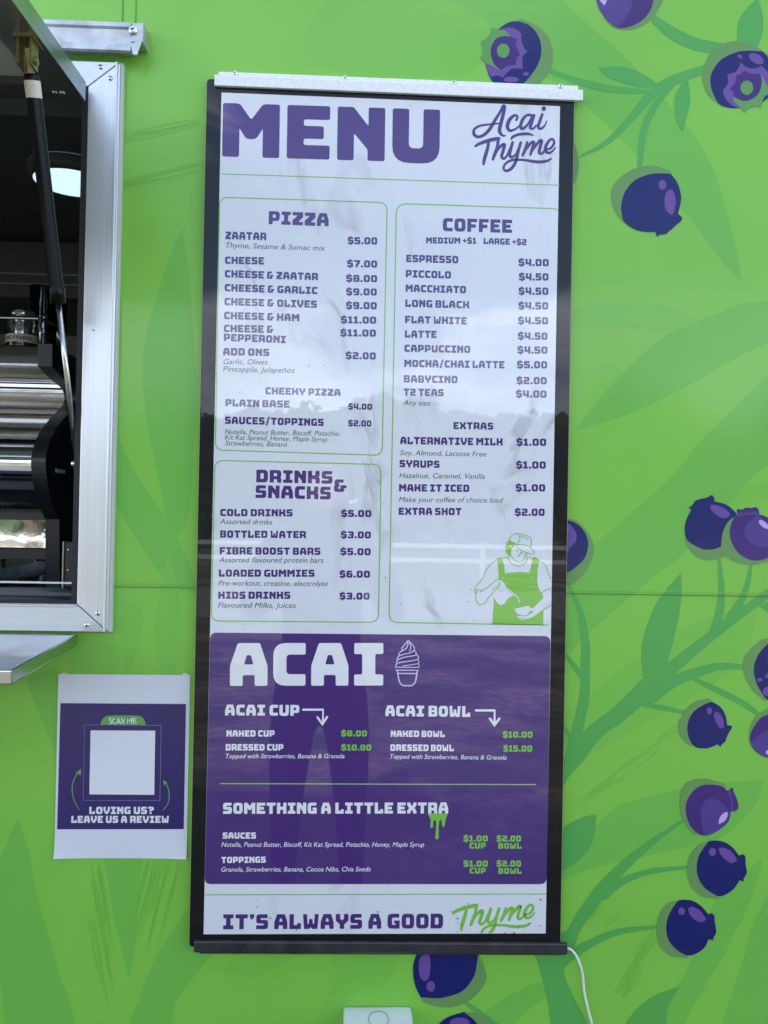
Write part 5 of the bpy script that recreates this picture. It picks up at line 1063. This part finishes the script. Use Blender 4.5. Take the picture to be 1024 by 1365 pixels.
# photographer
ph = empty('person', (-0.12, -1.75, 0), 'photographer in a dark jacket and trousers holding up a phone before the board', 'person')
def skin_fig(name, verts, edges, radii, m, root, parent, sub=2):
    me = bpy.data.meshes.new(name); me.from_pydata(verts, edges, []); o = link(name, me, parent, [m])
    sk = o.modifiers.new('skin', 'SKIN'); sk.use_smooth_shade = True; sv = me.skin_vertices[0].data
    for i, r in enumerate(radii): sv[i].radius = r if isinstance(r, tuple) else (r, r); sv[i].use_root = (i == root)
    o.modifiers.new('sub', 'SUBSURF').levels = sub; o.modifiers['sub'].render_levels = sub; return o
px, py = -0.12, -1.78
V_ = [(px,py,.86),(px,py,1.05),(px,py+.01,1.25),(px,py+.01,1.40),(px,py+.02,1.48),(px+.01,py+.05,1.58),(px+.01,py+.05,1.66),
 (px-.1,py,.80),(px-.12,py+.02,.46),(px-.13,py-.02,.09),(px-.14,py+.12,.035), (px+.1,py,.80),(px+.12,py+.02,.46),(px+.13,py-.02,.09),(px+.14,py+.12,.035),
 (px-.18,py,1.38),(px-.27,py+.04,1.14),(px-.09,py+.27,1.33), (px+.18,py,1.38),(px+.27,py+.05,1.14),(px+.2,py+.29,1.35)]
E_ = [(0,1),(1,2),(2,3),(3,4),(4,5),(5,6),(0,7),(7,8),(8,9),(9,10),(0,11),(11,12),(12,13),(13,14),(3,15),(15,16),(16,17),(3,18),(18,19),(19,20)]
R_ = [(.16,.12),(.15,.11),(.17,.12),(.15,.09),(.055,.055),(.085,.1),(.07,.085),(.1,.1),(.068,.068),(.045,.045),(.035,.035),(.1,.1),(.068,.068),(.045,.045),(.035,.035),(.075,.075),(.055,.055),(.035,.035),(.075,.075),(.055,.055),(.035,.035)]
skin_fig('body', V_, E_, R_, mat('dark_clothes', (0.014,0.014,0.018,1), rough=0.9), 0, ph)
M_SKIN = mat('skin', (0.42,0.26,0.19,1), rough=0.5)
mb = MB(); mb.lathe((px+.01,py+.06,1.62), [(0.0001,-.125),(.05,-.115),(.075,-.05),(.08,.02),(.07,.08),(.04,.112),(0.0001,.12)], 20); hd = mb.build('head', M_SKIN, ph, smooth=True)
mb = MB(); mb.lathe((px+.01,py+.045,1.65), [(.086,-.03),(.09,.03),(.075,.08),(.04,.105),(0.0001,.112)], 20); mb.build('hair', mat('dark_hair', (0.02,0.014,0.01,1), rough=0.7), hd, smooth=True)
for s in (-1, 1):
    hx = -0.095 if s < 0 else 0.105; hv = [(hx, CAM.y-0.14, 1.40),(hx, CAM.y-0.075, 1.455)]; he = [(0,1)]; hr = [.026, .03]
    for k in range(4):
        b0 = len(hv); hv += [(hx-s*.005, CAM.y-0.06, 1.445+.014*k),(hx-s*.018, CAM.y-0.040, 1.45+.016*k),(hx-s*.032, CAM.y-0.032, 1.452+.016*k)]; he += [(1,b0),(b0,b0+1),(b0+1,b0+2)]; hr += [.011,.0085,.007]
    b0 = len(hv); hv += [(hx-s*.012, CAM.y-0.075, 1.49),(hx-s*.03, CAM.y-0.06, 1.505)]; he += [(1,b0),(b0,b0+1)]; hr += [.011,.009]
    skin_fig('hand', hv, he, hr, M_SKIN, 0, ph, 1)
phone = MB(); phone.box((-0.076, CAM.y-0.035, 1.455), (0.078, CAM.y-0.026, 1.53)); tag(phone.build('phone', M_BLACK, bevel=0.003), "black phone held sideways in the photographer's hands", 'phone')
